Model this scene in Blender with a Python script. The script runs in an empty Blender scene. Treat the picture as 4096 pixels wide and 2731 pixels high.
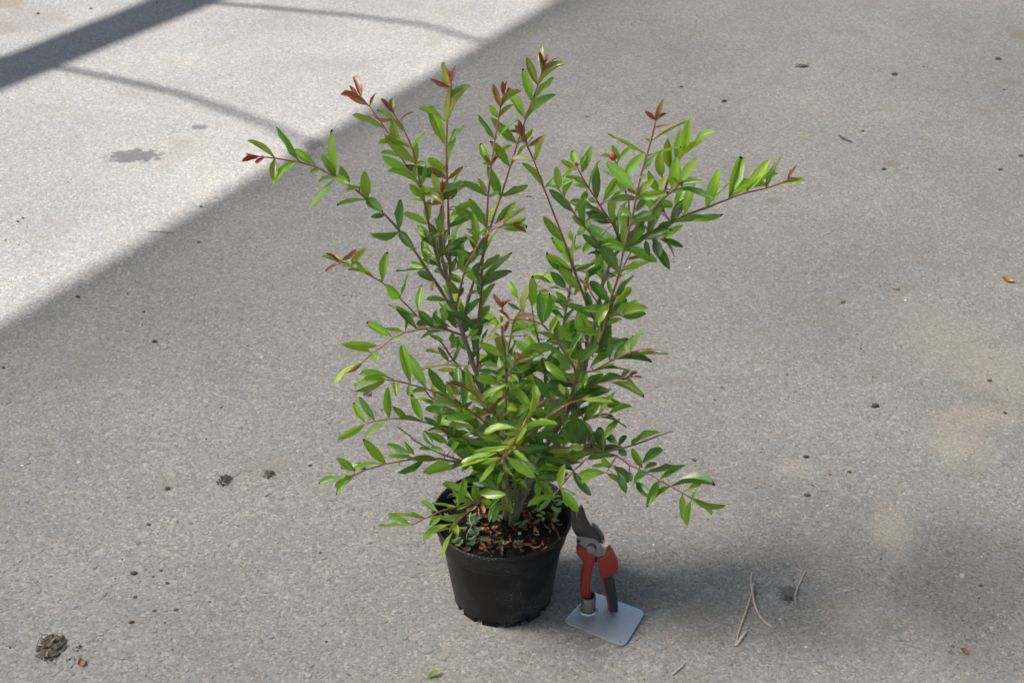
import bpy, bmesh, math, random
import numpy as np
from mathutils import Vector, Matrix, noise as mnoise
random.seed(11); rng = np.random.default_rng(5)
sc = bpy.context.scene
col = sc.collection
# ------------------------------------------------------------------ camera
PW, PH, FPX = 4096.0, 2731.0, 6000.0
PITCH, CAMH, CAMD = math.radians(32.6), 1.665, 1.84
CAM = Vector((0, -CAMD, CAMH))
FWD = Vector((0, math.cos(PITCH), -math.sin(PITCH))); UP = Vector((0, math.sin(PITCH), math.cos(PITCH)))
cd = bpy.data.cameras.new('camera'); cam = bpy.data.objects.new('camera', cd); col.objects.link(cam)
cam.location = CAM; cam.rotation_euler = (math.pi / 2 - PITCH, 0, 0)
cd.sensor_width = 36; cd.lens = 36 * FPX / PW; cd.clip_start = .05; cd.clip_end = 300
cd.dof.use_dof = True; cd.dof.focus_distance = 2.3; cd.dof.aperture_fstop = 11
sc.camera = cam
# ------------------------------------------------------------------ light
EL, AZ = math.radians(50), math.radians(9)      # sun to the left, a little behind the pot
SUN = Vector((-math.cos(EL) * math.cos(AZ), math.cos(EL) * math.sin(AZ), math.sin(EL)))
w = bpy.data.worlds.new('World'); sc.world = w; w.use_nodes = True
wn = w.node_tree; bg = wn.nodes['Background']
sky = wn.nodes.new('ShaderNodeTexSky'); sky.sky_type = 'NISHITA'; sky.sun_disc = False
sky.sun_elevation = EL; sky.sun_rotation = math.atan2(SUN.x, SUN.y); sky.air_density = 1.3; sky.dust_density = 1.0
wn.links.new(sky.outputs[0], bg.inputs[0]); bg.inputs[1].default_value = 0.095
sl = bpy.data.lights.new('sun', 'SUN'); sl.energy = 5.0; sl.angle = math.radians(1.5); sl.color = (1, .975, .94)
so = bpy.data.objects.new('sun', sl); col.objects.link(so)
so.rotation_euler = SUN.to_track_quat('Z', 'Y').to_euler(); so.location = (-4, 1, 5)
sc.view_settings.view_transform = 'Standard'; sc.view_settings.look = 'None'
sc.view_settings.exposure = 1.0; sc.view_settings.gamma = 1
sc.cycles.max_bounces = 6; sc.cycles.diffuse_bounces = 3; sc.cycles.transparent_max_bounces = 16
sc.cycles.use_denoising = True; sc.cycles.sample_clamp_indirect = 0; sc.cycles.blur_glossy = 0.3

# ------------------------------------------------------------------ helpers
def ray(x, y): return FWD + Vector((1, 0, 0)) * ((x - PW / 2) / FPX) - UP * ((y - PH / 2) / FPX)
def ground(x, y, z=0.0):
    v = ray(x, y); return CAM + v * ((z - CAM.z) / v.z)
def aty(x, y, Y):
    v = ray(x, y); return CAM + v * ((Y - CAM.y) / v.y)
CR = {'A': (900, 150, 2.4125), 'B': (1600, 150, 2.4125), 'C': (2200, 350, 2.0909), 'D': (1200, 700, 2.24),
      'E': (2000, 850, 2.4125), 'F': (1200, 1350, 2.24), 'G': (1900, 1450, 2.24), 'H': (1500, 1800, 1.845),
      'I': (1700, 1880, 3.618), 'J': (1650, 1050, 3.36), 'K': (1650, 1450, 3.1357), 'N': (2200, 1980, 2.449),
      'a': (0, 0, 1.68), 'b': (2700, 0, 1.6805), 'c': (2700, 933, 1.6805), 'd': (2700, 1800, 1.684),
      'e': (0, 1800, 1.68), 'f': (0, 933, 1.68), 'S': (0, 0, 1)}
def px(c, *pts):
    x0, y0, s = CR[c]; return [(x0 + p[0] / s, y0 + p[1] / s) for p in pts]

def obj(name, me, m=None, parent=None):
    o = bpy.data.objects.new(name, me); col.objects.link(o)
    if m is not None and not me.materials: me.materials.append(m)
    if parent is not None: o.parent = parent
    return o
def empty(name, loc=(0, 0, 0)):
    o = bpy.data.objects.new(name, None); col.objects.link(o); o.location = loc; o.empty_display_size = .05
    return o
def tag(o, label=None, cat=None, group=None, kind=None):
    if label: o['label'] = label
    if cat: o['category'] = cat
    if group: o['group'] = group
    if kind: o['kind'] = kind
    return o
def mesh(name, v, f, smooth=True):
    me = bpy.data.meshes.new(name); me.from_pydata([tuple(p) for p in v], [], f); me.update()
    if smooth: me.polygons.foreach_set('use_smooth', [True] * len(me.polygons))
    return me
def frames(pts):
    n = len(pts); T = []
    for i in range(n):
        T.append((pts[min(i + 1, n - 1)] - pts[max(i - 1, 0)]).normalized())
    a = Vector((0, 0, 1)) if abs(T[0].z) < .9 else Vector((1, 0, 0))
    u = T[0].cross(a).normalized(); out = []
    for t in T:
        u = (u - t * u.dot(t)).normalized(); out.append((t, u, t.cross(u)))
    return out
def tube_data(pts, rad, k=7, v=None, f=None, closed_ends=True):
    v = [] if v is None else v; f = [] if f is None else f; b = len(v)
    for (p, r, (t, u, w_)) in zip(pts, rad, frames(pts)):
        for j in range(k):
            a = 2 * math.pi * j / k; v.append(p + (u * math.cos(a) + w_ * math.sin(a)) * r)
    n = len(pts)
    for i in range(n - 1):
        for j in range(k):
            j2 = (j + 1) % k
            f.append((b + i * k + j, b + i * k + j2, b + (i + 1) * k + j2, b + (i + 1) * k + j))
    if closed_ends:
        f.append(tuple(b + j for j in range(k))[::-1]); f.append(tuple(b + (n - 1) * k + j for j in range(k)))
    return v, f
def smooth_line(pts, step):
    """Catmull-Rom through Vector points"""
    if len(pts) < 3:
        n = max(2, int((pts[-1] - pts[0]).length / step)); return [pts[0].lerp(pts[-1], i / n) for i in range(n + 1)]
    out = []; P = [pts[0] * 2 - pts[1]] + list(pts) + [pts[-1] * 2 - pts[-2]]
    for i in range(1, len(P) - 2):
        n = max(1, int((P[i + 1] - P[i]).length / step))
        for q in range(n):
            t = q / n; t2 = t * t; t3 = t2 * t
            out.append(.5 * ((2 * P[i]) + (P[i + 1] - P[i - 1]) * t + (2 * P[i - 1] - 5 * P[i] + 4 * P[i + 1] - P[i + 2]) * t2 + (3 * P[i] - P[i - 1] - 3 * P[i + 1] + P[i + 2]) * t3))
    out.append(pts[-1]); return out
def lathe(name, prof, k=64, c=(0, 0)):
    v = []; f = []
    for r, z in prof:
        for j in range(k):
            a = 2 * math.pi * j / k; v.append((c[0] + r * math.cos(a), c[1] + r * math.sin(a), z))
    for i in range(len(prof) - 1):
        for j in range(k):
            j2 = (j + 1) % k; f.append((i * k + j, i * k + j2, (i + 1) * k + j2, (i + 1) * k + j))
    return mesh(name, v, f)

# ------------------------------------------------------------------ materials
class NT:
    def __init__(s, name):
        s.m = bpy.data.materials.new(name); s.m.use_nodes = True; s.t = s.m.node_tree
        s.bsdf = s.t.nodes['Principled BSDF']; s.out = s.t.nodes['Material Output']
    def n(s, typ, **kw):
        nd = s.t.nodes.new('ShaderNode' + typ)
        for k_, v_ in kw.items():
            if k_ in nd.inputs.keys(): s.set(nd.inputs[k_], v_)
            else: setattr(nd, k_, v_)
        return nd
    def set(s, sock, v_):
        if isinstance(v_, bpy.types.NodeSocket): s.t.links.new(v_, sock)
        elif isinstance(v_, bpy.types.Node): s.t.links.new(v_.outputs[0], sock)
        else: sock.default_value = v_
    def math(s, op, a, b=0.0, c=0.0, clamp=False):
        nd = s.t.nodes.new('ShaderNodeMath'); nd.operation = op; nd.use_clamp = clamp
        for i, q in enumerate((a, b, c)): s.set(nd.inputs[i], q)
        return nd.outputs[0]
    def mix(s, fac, a, b, mode='MIX'):
        nd = s.t.nodes.new('ShaderNodeMix'); nd.data_type = 'RGBA'; nd.blend_type = mode
        s.set(nd.inputs[0], fac); s.set(nd.inputs[6], c4(a)); s.set(nd.inputs[7], c4(b)); return nd.outputs[2]
    def ramp(s, fac, stops):
        nd = s.t.nodes.new('ShaderNodeValToRGB'); s.set(nd.inputs[0], fac); e = nd.color_ramp.elements
        while len(e) < len(stops): e.new(.5)
        for el, (p, c) in zip(e, stops): el.position = p; el.color = c4(c)
        return nd.outputs[0]
    def noise(s, scale, detail=3, rough=.55, vec=None, dist=0.0):
        nd = s.t.nodes.new('ShaderNodeTexNoise'); nd.inputs['Scale'].default_value = scale
        nd.inputs['Detail'].default_value = detail; nd.inputs['Roughness'].default_value = rough; nd.inputs['Distortion'].default_value = dist
        if vec is not None: s.t.links.new(vec, nd.inputs['Vector'])
        return nd
    def bump(s, h, strength=.5, dist=.001, normal=None):
        nd = s.t.nodes.new('ShaderNodeBump'); s.set(nd.inputs['Height'], h)
        nd.inputs['Strength'].default_value = strength; nd.inputs['Distance'].default_value = dist
        if normal is not None: s.t.links.new(normal, nd.inputs['Normal'])
        return nd.outputs[0]
    def p(s, **kw):
        for k_, v_ in kw.items(): s.set(s.bsdf.inputs[k_.replace('_', ' ')], c4(v_) if isinstance(v_, tuple) and len(v_) == 3 else v_)
        return s.m
def c4(c):
    if isinstance(c, (bpy.types.NodeSocket, bpy.types.Node)): return c
    if isinstance(c, (int, float)): return (c, c, c, 1)
    return tuple(c) if len(c) == 4 else (c[0], c[1], c[2], 1)

def plain(name, c, rough=.6, metal=0.0, var=.25, scale=60, bump=.0003, bscale=300):
    t = NT(name); tc = t.n('TexCoord').outputs['Object']
    n = t.noise(scale, 4, .6, tc)
    cc = t.mix(n.outputs[0], tuple(x * (1 - var) for x in c), tuple(min(1, x * (1 + var)) for x in c))
    b = t.bump(t.noise(bscale, 3, .6, tc).outputs[0], .6, bump)
    return t.p(Base_Color=cc, Roughness=rough, Metallic=metal, Normal=b)

def ground_material():
    t = NT('worn_asphalt'); tc = t.n('TexCoord').outputs['Object']
    NZ = {5: t.noise(5, 3, .65, tc), 14: t.noise(14, 4, .7, tc), 40: t.noise(45, 3, .7, tc)}
    def blob(x, y, rx, ry, nscale, amt, soft=.35):
        mp = t.n('Mapping', vector_type='POINT'); t.t.links.new(tc, mp.inputs[0])
        mp.inputs['Location'].default_value = (-x / rx, -y / ry, 0); mp.inputs['Scale'].default_value = (1 / rx, 1 / ry, 1)
        ln = t.n('VectorMath', operation='LENGTH'); t.t.links.new(mp.outputs[0], ln.inputs[0])
        nz = NZ[nscale]
        d = t.math('ADD', ln.outputs['Value'], t.math('MULTIPLY', t.math('SUBTRACT', nz.outputs[0], .5), amt))
        mr = t.n('MapRange', interpolation_type='SMOOTHSTEP'); t.set(mr.inputs[0], d)
        mr.inputs[1].default_value = 1 - soft; mr.inputs[2].default_value = 1 + soft; mr.inputs[3].default_value = 1; mr.inputs[4].default_value = 0
        return mr.outputs[0]
    wob = t.noise(160, 2, .5, tc)
    wv = t.n('VectorMath', operation='MULTIPLY_ADD'); t.t.links.new(wob.outputs[1], wv.inputs[0]); wv.inputs[1].default_value = (.006,) * 3; t.t.links.new(tc, wv.inputs[2])
    v1 = t.n('TexVoronoi', feature='F1'); t.t.links.new(wv.outputs[0], v1.inputs['Vector']); v1.inputs['Scale'].default_value = 165
    v2 = t.n('TexVoronoi', feature='F1'); t.t.links.new(wv.outputs[0], v2.inputs['Vector']); v2.inputs['Scale'].default_value = 230
    e1 = t.n('Math', operation='MULTIPLY_ADD'); t.t.links.new(v1.outputs['Distance'], e1.inputs[0]); e1.inputs[1].default_value = -.62; e1.inputs[2].default_value = .44
    big = t.noise(1.6, 3, .6, tc); mid = NZ[14]; fine = t.noise(420, 2, .7, tc)
    sep = t.n('SeparateColor'); t.t.links.new(v1.outputs['Color'], sep.inputs[0])
    stone = t.ramp(sep.outputs[0], [(0, (.165, .17, .18)), (.3, (.205, .208, .214)), (.7, (.24, .24, .24)), (.93, (.295, .288, .28)), (1, (.42, .40, .38))])
    sep2 = t.n('SeparateColor'); t.t.links.new(v2.outputs['Color'], sep2.inputs[0])
    fines = t.ramp(sep2.outputs[0], [(0, (.13, .112, .096)), (.4, (.232, .214, .19)), (.75, (.29, .268, .238)), (1, (.40, .372, .335))])
    # where fines show between the stones, modulated by dust
    ed = t.math('SUBTRACT', .16, t.math('MULTIPLY', e1.outputs[0], 1.0))
    show = t.n('MapRange'); t.set(show.inputs[0], t.math('ADD', ed, t.math('MULTIPLY', t.math('SUBTRACT', mid.outputs[0], .5), .35)))
    show.inputs[1].default_value = -.03; show.inputs[2].default_value = .07
    base = t.mix(show.outputs[0], stone, fines)
    # dark pits
    pit = t.noise(130, 3, .65, tc, .6); pm = t.n('MapRange'); t.set(pm.inputs[0], pit.outputs[0]); pm.inputs[1].default_value = .62; pm.inputs[2].default_value = .7
    base = t.mix(t.math('MULTIPLY', pm.outputs[0], .7), base, (.09, .08, .07))
    base = t.mix(t.math('MULTIPLY', fine.outputs[0], .55), base, (.165, .16, .155))
    # large tone drift
    bm = t.n('MapRange'); t.set(bm.inputs[0], big.outputs[0]); bm.inputs[1].default_value = .35; bm.inputs[2].default_value = .68
    base = t.mix(bm.outputs[0], t.mix(1.0, base, (.90, .90, .91), 'MULTIPLY'), t.mix(1.0, base, (1.13, 1.11, 1.07), 'MULTIPLY'))
    brown = NZ[5]; br = t.n('MapRange'); t.set(br.inputs[0], brown.outputs[0]); br.inputs[1].default_value = .56; br.inputs[2].default_value = .72
    base = t.mix(t.math('MULTIPLY', br.outputs[0], .5), base, t.mix(NZ[40].outputs[0], (.10, .082, .066), (.26, .225, .185)))
    # sand drifts on the right
    for (sx, sy, rx, ry, k) in SAND:
        base = t.mix(t.math('MULTIPLY', blob(sx, sy, rx, ry, 14, 2.6, .8), t.math('MULTIPLY', t.math('MULTIPLY_ADD', show.outputs[0], .6, .4), k)), base, t.mix(pm.outputs[0], (.36, .30, .24), (.19, .17, .15)))
    # darker coarse patch, lower right
    dk = blob(*DARKP, 5, .8, .3)
    base = t.mix(t.math('MULTIPLY', dk, .38), base, t.mix(show.outputs[0], (.12, .122, .127), (.05, .045, .04)))
    for (sx, sy, rx, ry, k) in STAIN:
        base = t.mix(t.math('MULTIPLY', blob(sx, sy, rx, ry, 40, 2.6, .2), k), base, (.07, .07, .075))
    for (sx, sy, rx, ry, k) in DIRT:
        base = t.mix(t.math('MULTIPLY', blob(sx, sy, rx, ry, 14, 1.6, .35), k), base, t.mix(pit.outputs[0], (.04, .03, .024), (.3, .24, .18)))
    h = t.math('ADD', t.math('MULTIPLY', t.math('MINIMUM', e1.outputs[0], .16), 1.6), t.math('MULTIPLY', fine.outputs[0], .95))
    h = t.math('SUBTRACT', h, t.math('MULTIPLY', pm.outputs[0], .9))
    b = t.bump(h, .5, .0013)
    b = t.bump(t.noise(28, 1, .6, tc).outputs[0], .12, .006, b)
    return t.p(Base_Color=base, Roughness=.82, Normal=b, Specular_IOR_Level=.35)

def leaf_material(name, c_main, c_edge, c_rib, trans, rough, burn=0.0, spots=.0):
    t = NT(name); uv = t.n('UVMap').outputs[0]; s = t.n('SeparateXYZ'); t.t.links.new(uv, s.inputs[0])
    u, v = s.outputs[0], s.outputs[1]
    tc = t.n('TexCoord').outputs['Object']; oi = t.n('ObjectInfo')
    a = t.math('ABSOLUTE', t.math('SUBTRACT', u, .5))
    nz = t.noise(2.3, 3, .6, tc)
    at = t.n('Attribute', attribute_name='rnd')
    rnd = t.math('FRACT', t.math('ADD', oi.outputs['Random'], at.outputs['Fac']))
    hsv = t.n('HueSaturation'); t.set(hsv.inputs['Color'], t.mix(nz.outputs[0], tuple(x * .82 for x in c_main), tuple(min(1, x * 1.2) for x in c_main)))
    t.set(hsv.inputs['Hue'], t.math('ADD', .5, t.math('MULTIPLY', t.math('SUBTRACT', rnd, .5), .045)))
    t.set(hsv.inputs['Value'], t.math('ADD', .78, t.math('MULTIPLY', t.math('FRACT', t.math('MULTIPLY', rnd, 7.31)), .5)))
    c = hsv.outputs[0]
    edge = t.n('MapRange', interpolation_type='SMOOTHSTEP'); t.set(edge.inputs[0], a); edge.inputs[1].default_value = .40; edge.inputs[2].default_value = .5
    c = t.mix(t.math('MULTIPLY', edge.outputs[0], .55), c, c_edge)
    rib = t.n('MapRange'); t.set(rib.inputs[0], a); rib.inputs[1].default_value = .022; rib.inputs[2].default_value = .05; rib.inputs[3].default_value = 1; rib.inputs[4].default_value = 0
    c = t.mix(t.math('MULTIPLY', rib.outputs[0], .6), c, c_rib)
    # side veins
    ph = t.math('SUBTRACT', t.math('MULTIPLY', v, 70.0), t.math('MULTIPLY', a, 55.0))
    vein = t.math('POWER', t.math('ABSOLUTE', t.math('SINE', ph)), 6.0)
    c = t.mix(t.math('MULTIPLY', vein, .10), c, c_rib)
    if spots:
        vo = t.n('TexVoronoi', feature='F1'); t.t.links.new(uv, vo.inputs['Vector']); vo.inputs['Scale'].default_value = 26
        sp = t.math('LESS_THAN', vo.outputs[0], .12); c = t.mix(t.math('MULTIPLY', sp, spots), c, (.5, .55, .45))
    if burn:
        g = t.math('MULTIPLY', t.math('GREATER_THAN', t.math('ADD', v, t.math('MULTIPLY', t.noise(9, 2, .5, uv).outputs[0], .08)), .975), t.math('GREATER_THAN', t.math('FRACT', t.math('MULTIPLY', rnd, 3.77)), 1 - burn))
        c = t.mix(g, c, (.018, .011, .008))
    h = t.math('SUBTRACT', t.math('MULTIPLY', vein, -.4), t.math('MULTIPLY', rib.outputs[0], 1.0))
    h = t.math('ADD', h, t.math('MULTIPLY', nz.outputs[0], 1.2))
    b = t.bump(h, .5, .0007)
    t.p(Base_Color=c, Roughness=rough, Normal=b, Specular_IOR_Level=.8, Coat_Weight=.35, Coat_Roughness=.2)
    tr = t.n('BsdfTranslucent'); t.set(tr.inputs[0], t.mix(1.0, c, (1.3, 1.4, .5), 'MULTIPLY')); t.t.links.new(b, tr.inputs['Normal'])
    mx = t.n('MixShader'); mx.inputs[0].default_value = trans
    t.t.links.new(t.bsdf.outputs[0], mx.inputs[1]); t.t.links.new(tr.outputs[0], mx.inputs[2]); t.t.links.new(mx.outputs[0], t.out.inputs[0])
    return t.m

def stem_material():
    t = NT('stem_bark'); at = t.n('Attribute', attribute_name='age'); tc = t.n('TexCoord').outputs['Object']
    n = t.noise(400, 4, .65, tc); n2 = t.noise(90, 3, .6, tc)
    f = t.math('ADD', at.outputs['Fac'], t.math('MULTIPLY', t.math('SUBTRACT', n2.outputs[0], .5), .12))
    c = t.ramp(f, [(0, (.15, .125, .095)), (.25, (.21, .175, .12)), (.5, (.17, .105, .045)), (.7, (.25, .13, .06)), (.88, (.42, .13, .12)), (1, (.28, .07, .03))])
    c = t.mix(t.math('MULTIPLY', n.outputs[0], .5), c, t.mix(1.0, c, (.55, .55, .55), 'MULTIPLY'))
    return t.p(Base_Color=c, Roughness=.55, Normal=t.bump(n.outputs[0], .7, .0008))

def pot_material():
    t = NT('black_plastic'); tc = t.n('TexCoord').outputs['Object']
    n = t.noise(25, 4, .6, tc); sp = t.n('TexVoronoi', feature='F1'); t.t.links.new(tc, sp.inputs['Vector']); sp.inputs['Scale'].default_value = 240
    zone = t.noise(11, 3, .6, tc); zm = t.n('MapRange'); t.set(zm.inputs[0], zone.outputs[0]); zm.inputs[1].default_value = .48; zm.inputs[2].default_value = .66
    spk = t.math('MULTIPLY', t.math('LESS_THAN', sp.outputs[0], .23), zm.outputs[0])
    c = t.mix(n.outputs[0], (.002, .0021, .0026), (.0045, .0045, .0052))
    c = t.mix(t.math('MULTIPLY', zm.outputs[0], .2), c, (.10, .10, .10)); c = t.mix(t.math('MULTIPLY', spk, .8), c, (.3, .3, .3))
    st = t.n('Mapping'); t.t.links.new(tc, st.inputs[0]); st.inputs['Scale'].default_value = (70, 70, 5)
    sn = t.noise(1.0, 3, .6, st.outputs[0]); sm = t.n('MapRange'); t.set(sm.inputs[0], sn.outputs[0]); sm.inputs[1].default_value = .6; sm.inputs[2].default_value = .8
    c = t.mix(t.math('MULTIPLY', sm.outputs[0], .12), c, (.15, .15, .14))
    r = t.math('ADD', .40, t.math('MULTIPLY', n.outputs[0], .2))
    return t.p(Base_Color=c, Roughness=r, Specular_IOR_Level=.25, Normal=t.bump(t.noise(300, 2, .5, tc).outputs[0], .25, .0004))
def metal_material(name, c, rough, metal, wear, wearc, scale=120):
    t = NT(name); tc = t.n('TexCoord').outputs['Object']; n = t.noise(scale, 5, .7, tc); n2 = t.noise(scale * 5, 3, .6, tc)
    mr = t.n('MapRange'); t.set(mr.inputs[0], n.outputs[0]); mr.inputs[1].default_value = .5; mr.inputs[2].default_value = .72
    cc = t.mix(t.math('MULTIPLY', mr.outputs[0], wear), c, wearc); cc = t.mix(t.math('MULTIPLY', n2.outputs[0], .3), cc, tuple(x * .6 for x in c))
    return t.p(Base_Color=cc, Roughness=t.math('ADD', rough - .1, t.math('MULTIPLY', n2.outputs[0], .25)), Metallic=metal, Normal=t.bump(n2.outputs[0], .4, .0003))
def film_material():
    """milky greenhouse film: some light straight through, most of it scattered forward, a little in all directions"""
    t = NT('hazy_film')
    tp = t.n('BsdfTransparent'); tp.inputs[0].default_value = (.9, .9, .9, 1)
    rf = t.n('BsdfRefraction'); rf.inputs['Color'].default_value = (.268, .257, .238, 1); rf.inputs['Roughness'].default_value = FILM_ROUGH; rf.inputs['IOR'].default_value = 1.4
    tl = t.n('BsdfTranslucent'); tl.inputs[0].default_value = (.8, .8, .8, 1)
    m1 = t.n('MixShader'); m1.inputs[0].default_value = FILM_HAZE
    t.t.links.new(tp.outputs[0], m1.inputs[1]); t.t.links.new(rf.outputs[0], m1.inputs[2])
    mx = t.n('MixShader'); mx.inputs[0].default_value = FILM_WIDE
    t.t.links.new(m1.outputs[0], mx.inputs[1]); t.t.links.new(tl.outputs[0], mx.inputs[2]); t.t.links.new(mx.outputs[0], t.out.inputs[0])
    return t.m
FILM_ROUGH, FILM_HAZE, FILM_WIDE = .56, .95, .03


def gxy(c, x, y):
    q = ground(*px(c, (x, y))[0]); return q.x, q.y
def gr(c, x, y, wx, wy):      # ground ellipse from a pixel blob: centre and half sizes in metres
    q = ground(*px(c, (x, y))[0]); s = CR[c][2]
    a = ground(*px(c, (x + wx, y))[0]); b = ground(*px(c, (x, y + wy))[0])
    return q.x, q.y, abs(a.x - q.x), abs(b.y - q.y)
SAND = [gr('c', 1890, 1390, 150, 150) + (.65,), gr('c', 2050, 1240, 230, 80) + (.55,), gr('d', 1450, 560, 130, 160) + (.6,), gr('c', 1750, 700, 380, 260) + (.35,), gr('d', 1220, 1080, 200, 110) + (.6,), gr('c', 2200, 950, 200, 200) + (.45,), gr('d', 260, 560, 260, 170) + (.3,), gr('d', 800, 130, 120, 50) + (.5,)]
DARKP = gr('d', 2150, 1000, 620, 620)
STAIN = [gr('a', 900, 1050, 170, 42) + (.85,), gr('a', 1340, 855, 55, 16) + (.75,), gr('a', 2105, 975, 60, 30) + (.5,), gr('d', 770, 970, 70, 60) + (.7,)]
DIRT = [gr('a', 30, 10, 150, 60) + (.9,), gr('a', 190, 130, 230, 90) + (.35,), gr('a', 0, 195, 100, 40) + (.5,), gr('b', 2240, 550, 60, 22) + (.55,), gr('b', 1465, 1100, 60, 22) + (.6,), gr('b', 660, 1350, 50, 16) + (.6,), gr('b', 2320, 240, 70, 30) + (.6,), gr('S', 2090, 2360, 60, 30) + (.3,), gr('d', 260, 1240, 120, 40) + (.4,), gr('e', 880, 1150, 80, 24) + (.35,), gr('e', 540, 945, 50, 18) + (.4,)]

# ------------------------------------------------------------------ ground
gm = ground_material()
gme = mesh('ground', [(-30, -20, 0), (30, -20, 0), (30, 40, 0), (-30, 40, 0)], [(0, 1, 2, 3)], False)
ground_o = tag(obj('ground', gme, gm), kind='structure')
def chips(n=15000):
    base = [(1, 0, 0), (.4, .9, 0), (-.6, .8, 0), (-1, -.1, 0), (-.3, -.9, 0), (.7, -.7, 0)]
    V = []; F = []
    for i in range(n):
        t_ = random.random(); py_ = 2780 - 1900 * t_ ** 1.3; qx = random.uniform(-60, 4150)
        p = ground(qx, py_)
        if math.hypot((p.x - DARKP[0]) / DARKP[2], (p.y - DARKP[1]) / DARKP[3]) < 1.25 and random.random() < .85: continue
        r = random.uniform(.0014, .0042) if random.random() < .95 else random.uniform(.004, .0075)
        h = r * random.uniform(.08, .30); a = random.uniform(0, 6.28); ca, sa = math.cos(a), math.sin(a); st = random.uniform(.6, 1)
        b = len(V); tz = random.uniform(-.3, .3)
        for (x, y, z) in base:
            j = random.uniform(.8, 1.15); x, y = x * j, y * j * st
            V.append((p.x + r * (x * ca - y * sa), p.y + r * (x * sa + y * ca), -.0012))
        for (x, y, z) in base:
            x, y = x * .62, y * .62 * st
            V.append((p.x + r * (x * ca - y * sa), p.y + r * (x * sa + y * ca), h * (1 + tz * x)))
        for j in range(6): F.append((b + j, b + (j + 1) % 6, b + 6 + (j + 1) % 6, b + 6 + j))
        F.append(tuple(b + 6 + j for j in range(6)))
    me = mesh('aggregate', V, F, False)
    t = NT('aggregate_stone'); g = t.n('NewGeometry')
    c = t.ramp(g.outputs['Random Per Island'], [(0, (.12, .115, .11)), (.12, (.195, .20, .21)), (.5, (.225, .225, .23)), (.8, (.255, .25, .24)), (.98, (.30, .28, .26)), (1, (.45, .43, .4))])
    tc = t.n('TexCoord').outputs['Object']
    c = t.mix(t.math('MULTIPLY', t.noise(500, 3, .6, tc).outputs[0], .6), c, (.215, .20, .185))
    return obj('aggregate', me, t.p(Base_Color=c, Roughness=.8, Normal=t.bump(t.noise(700, 3, .6, tc).outputs[0], .5, .0005)), ground_o)
tag(chips(), kind='stuff')
def grit(n=2600):
    V = []; F = []; c0 = [(random.uniform(-100, 4200), random.uniform(0, 2760), random.uniform(120, 500)) for _ in range(26)]
    for i in range(n):
        if random.random() < .6:
            cx, cy, cr = random.choice(c0); qx, qy = random.gauss(cx, cr), random.gauss(cy, cr * .6)
        else: qx, qy = random.uniform(-100, 4200), random.uniform(0, 2760)
        if not -40 < qy < 2780: continue
        p = ground(qx, qy); r_ = random.uniform(.0006, .0018) * (1.7 if random.random() < .08 else 1); b = len(V); a = random.uniform(0, 6.28)
        for q in range(4):
            an = a + q * 1.57; rr = r_ * random.uniform(.6, 1.5); V.append((p.x + rr * math.cos(an), p.y + rr * math.sin(an), -.0003))
        V.append((p.x, p.y, r_ * random.uniform(.6, 1.2)))
        for q in range(4): F.append((b + q, b + (q + 1) % 4, b + 4))
    t = NT('grit'); g = t.n('NewGeometry')
    c = t.ramp(g.outputs['Random Per Island'], [(0, (.03, .024, .02)), (.45, (.08, .06, .045)), (.7, (.17, .13, .09)), (.85, (.26, .2, .14)), (.93, (.5, .47, .43))])
    return obj('grit', mesh('grit', V, F, False), t.p(Base_Color=c, Roughness=.9), ground_o)
tag(grit(), kind='stuff')

# ------------------------------------------------------------------ polytunnel above and left of the view (throws the shadows)
TUN_H1 = 1.75
galv = metal_material('galvanised_pipe', (.5, .5, .5), .45, .8, .3, (.3, .3, .3))
tun = tag(empty('polytunnel', (0, 0, 0)), 'hazy plastic film polytunnel on steel hoops arching over the paving', 'polytunnel')
e0 = ground(0, 1350); e1 = ground(2281, 0); TU = (e1 - e0).normalized(); TN = Vector((TU.y, -TU.x, 0))
def lift(p, h): return p + SUN * (h / SUN.z)
edge0 = lift(e0, TUN_H1)
prof = [(0, 0), (1, .80), (2, 1.6), (3, 2.4), (4, 3.2), (5, 4.0), (6, 4.0), (8, 2.4), (10, .8)]      # unseen roof pitched for the light, near slope square to the sun
V = []; Fa = []; ns = 15
for i in range(ns):
    b = edge0 + TU * (-5 + 13 * i / (ns - 1))
    for (n_, z_) in prof: V.append(b + TN * n_ + Vector((0, 0, z_)))
k = len(prof)
for i in range(ns - 1):
    for j in range(k - 1): Fa.append((i * k + j, i * k + j + 1, (i + 1) * k + j + 1, (i + 1) * k + j)[::-1])
fs = obj('film_sheet', mesh('film_sheet', V, Fa, False), film_material(), tun)
print('FILM NORMAL', fs.data.polygons[0].normal, SUN)
# unseen film roll added along the lower edge to darken the shade there
v, f = tube_data([edge0 + TU * s for s in (-5, 0, 4, 8)], [.035] * 4, 10); obj('shade_roll', mesh('shade_roll', v, f), plain('edge_roll', (.4, .42, .4), .6), tun)
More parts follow.
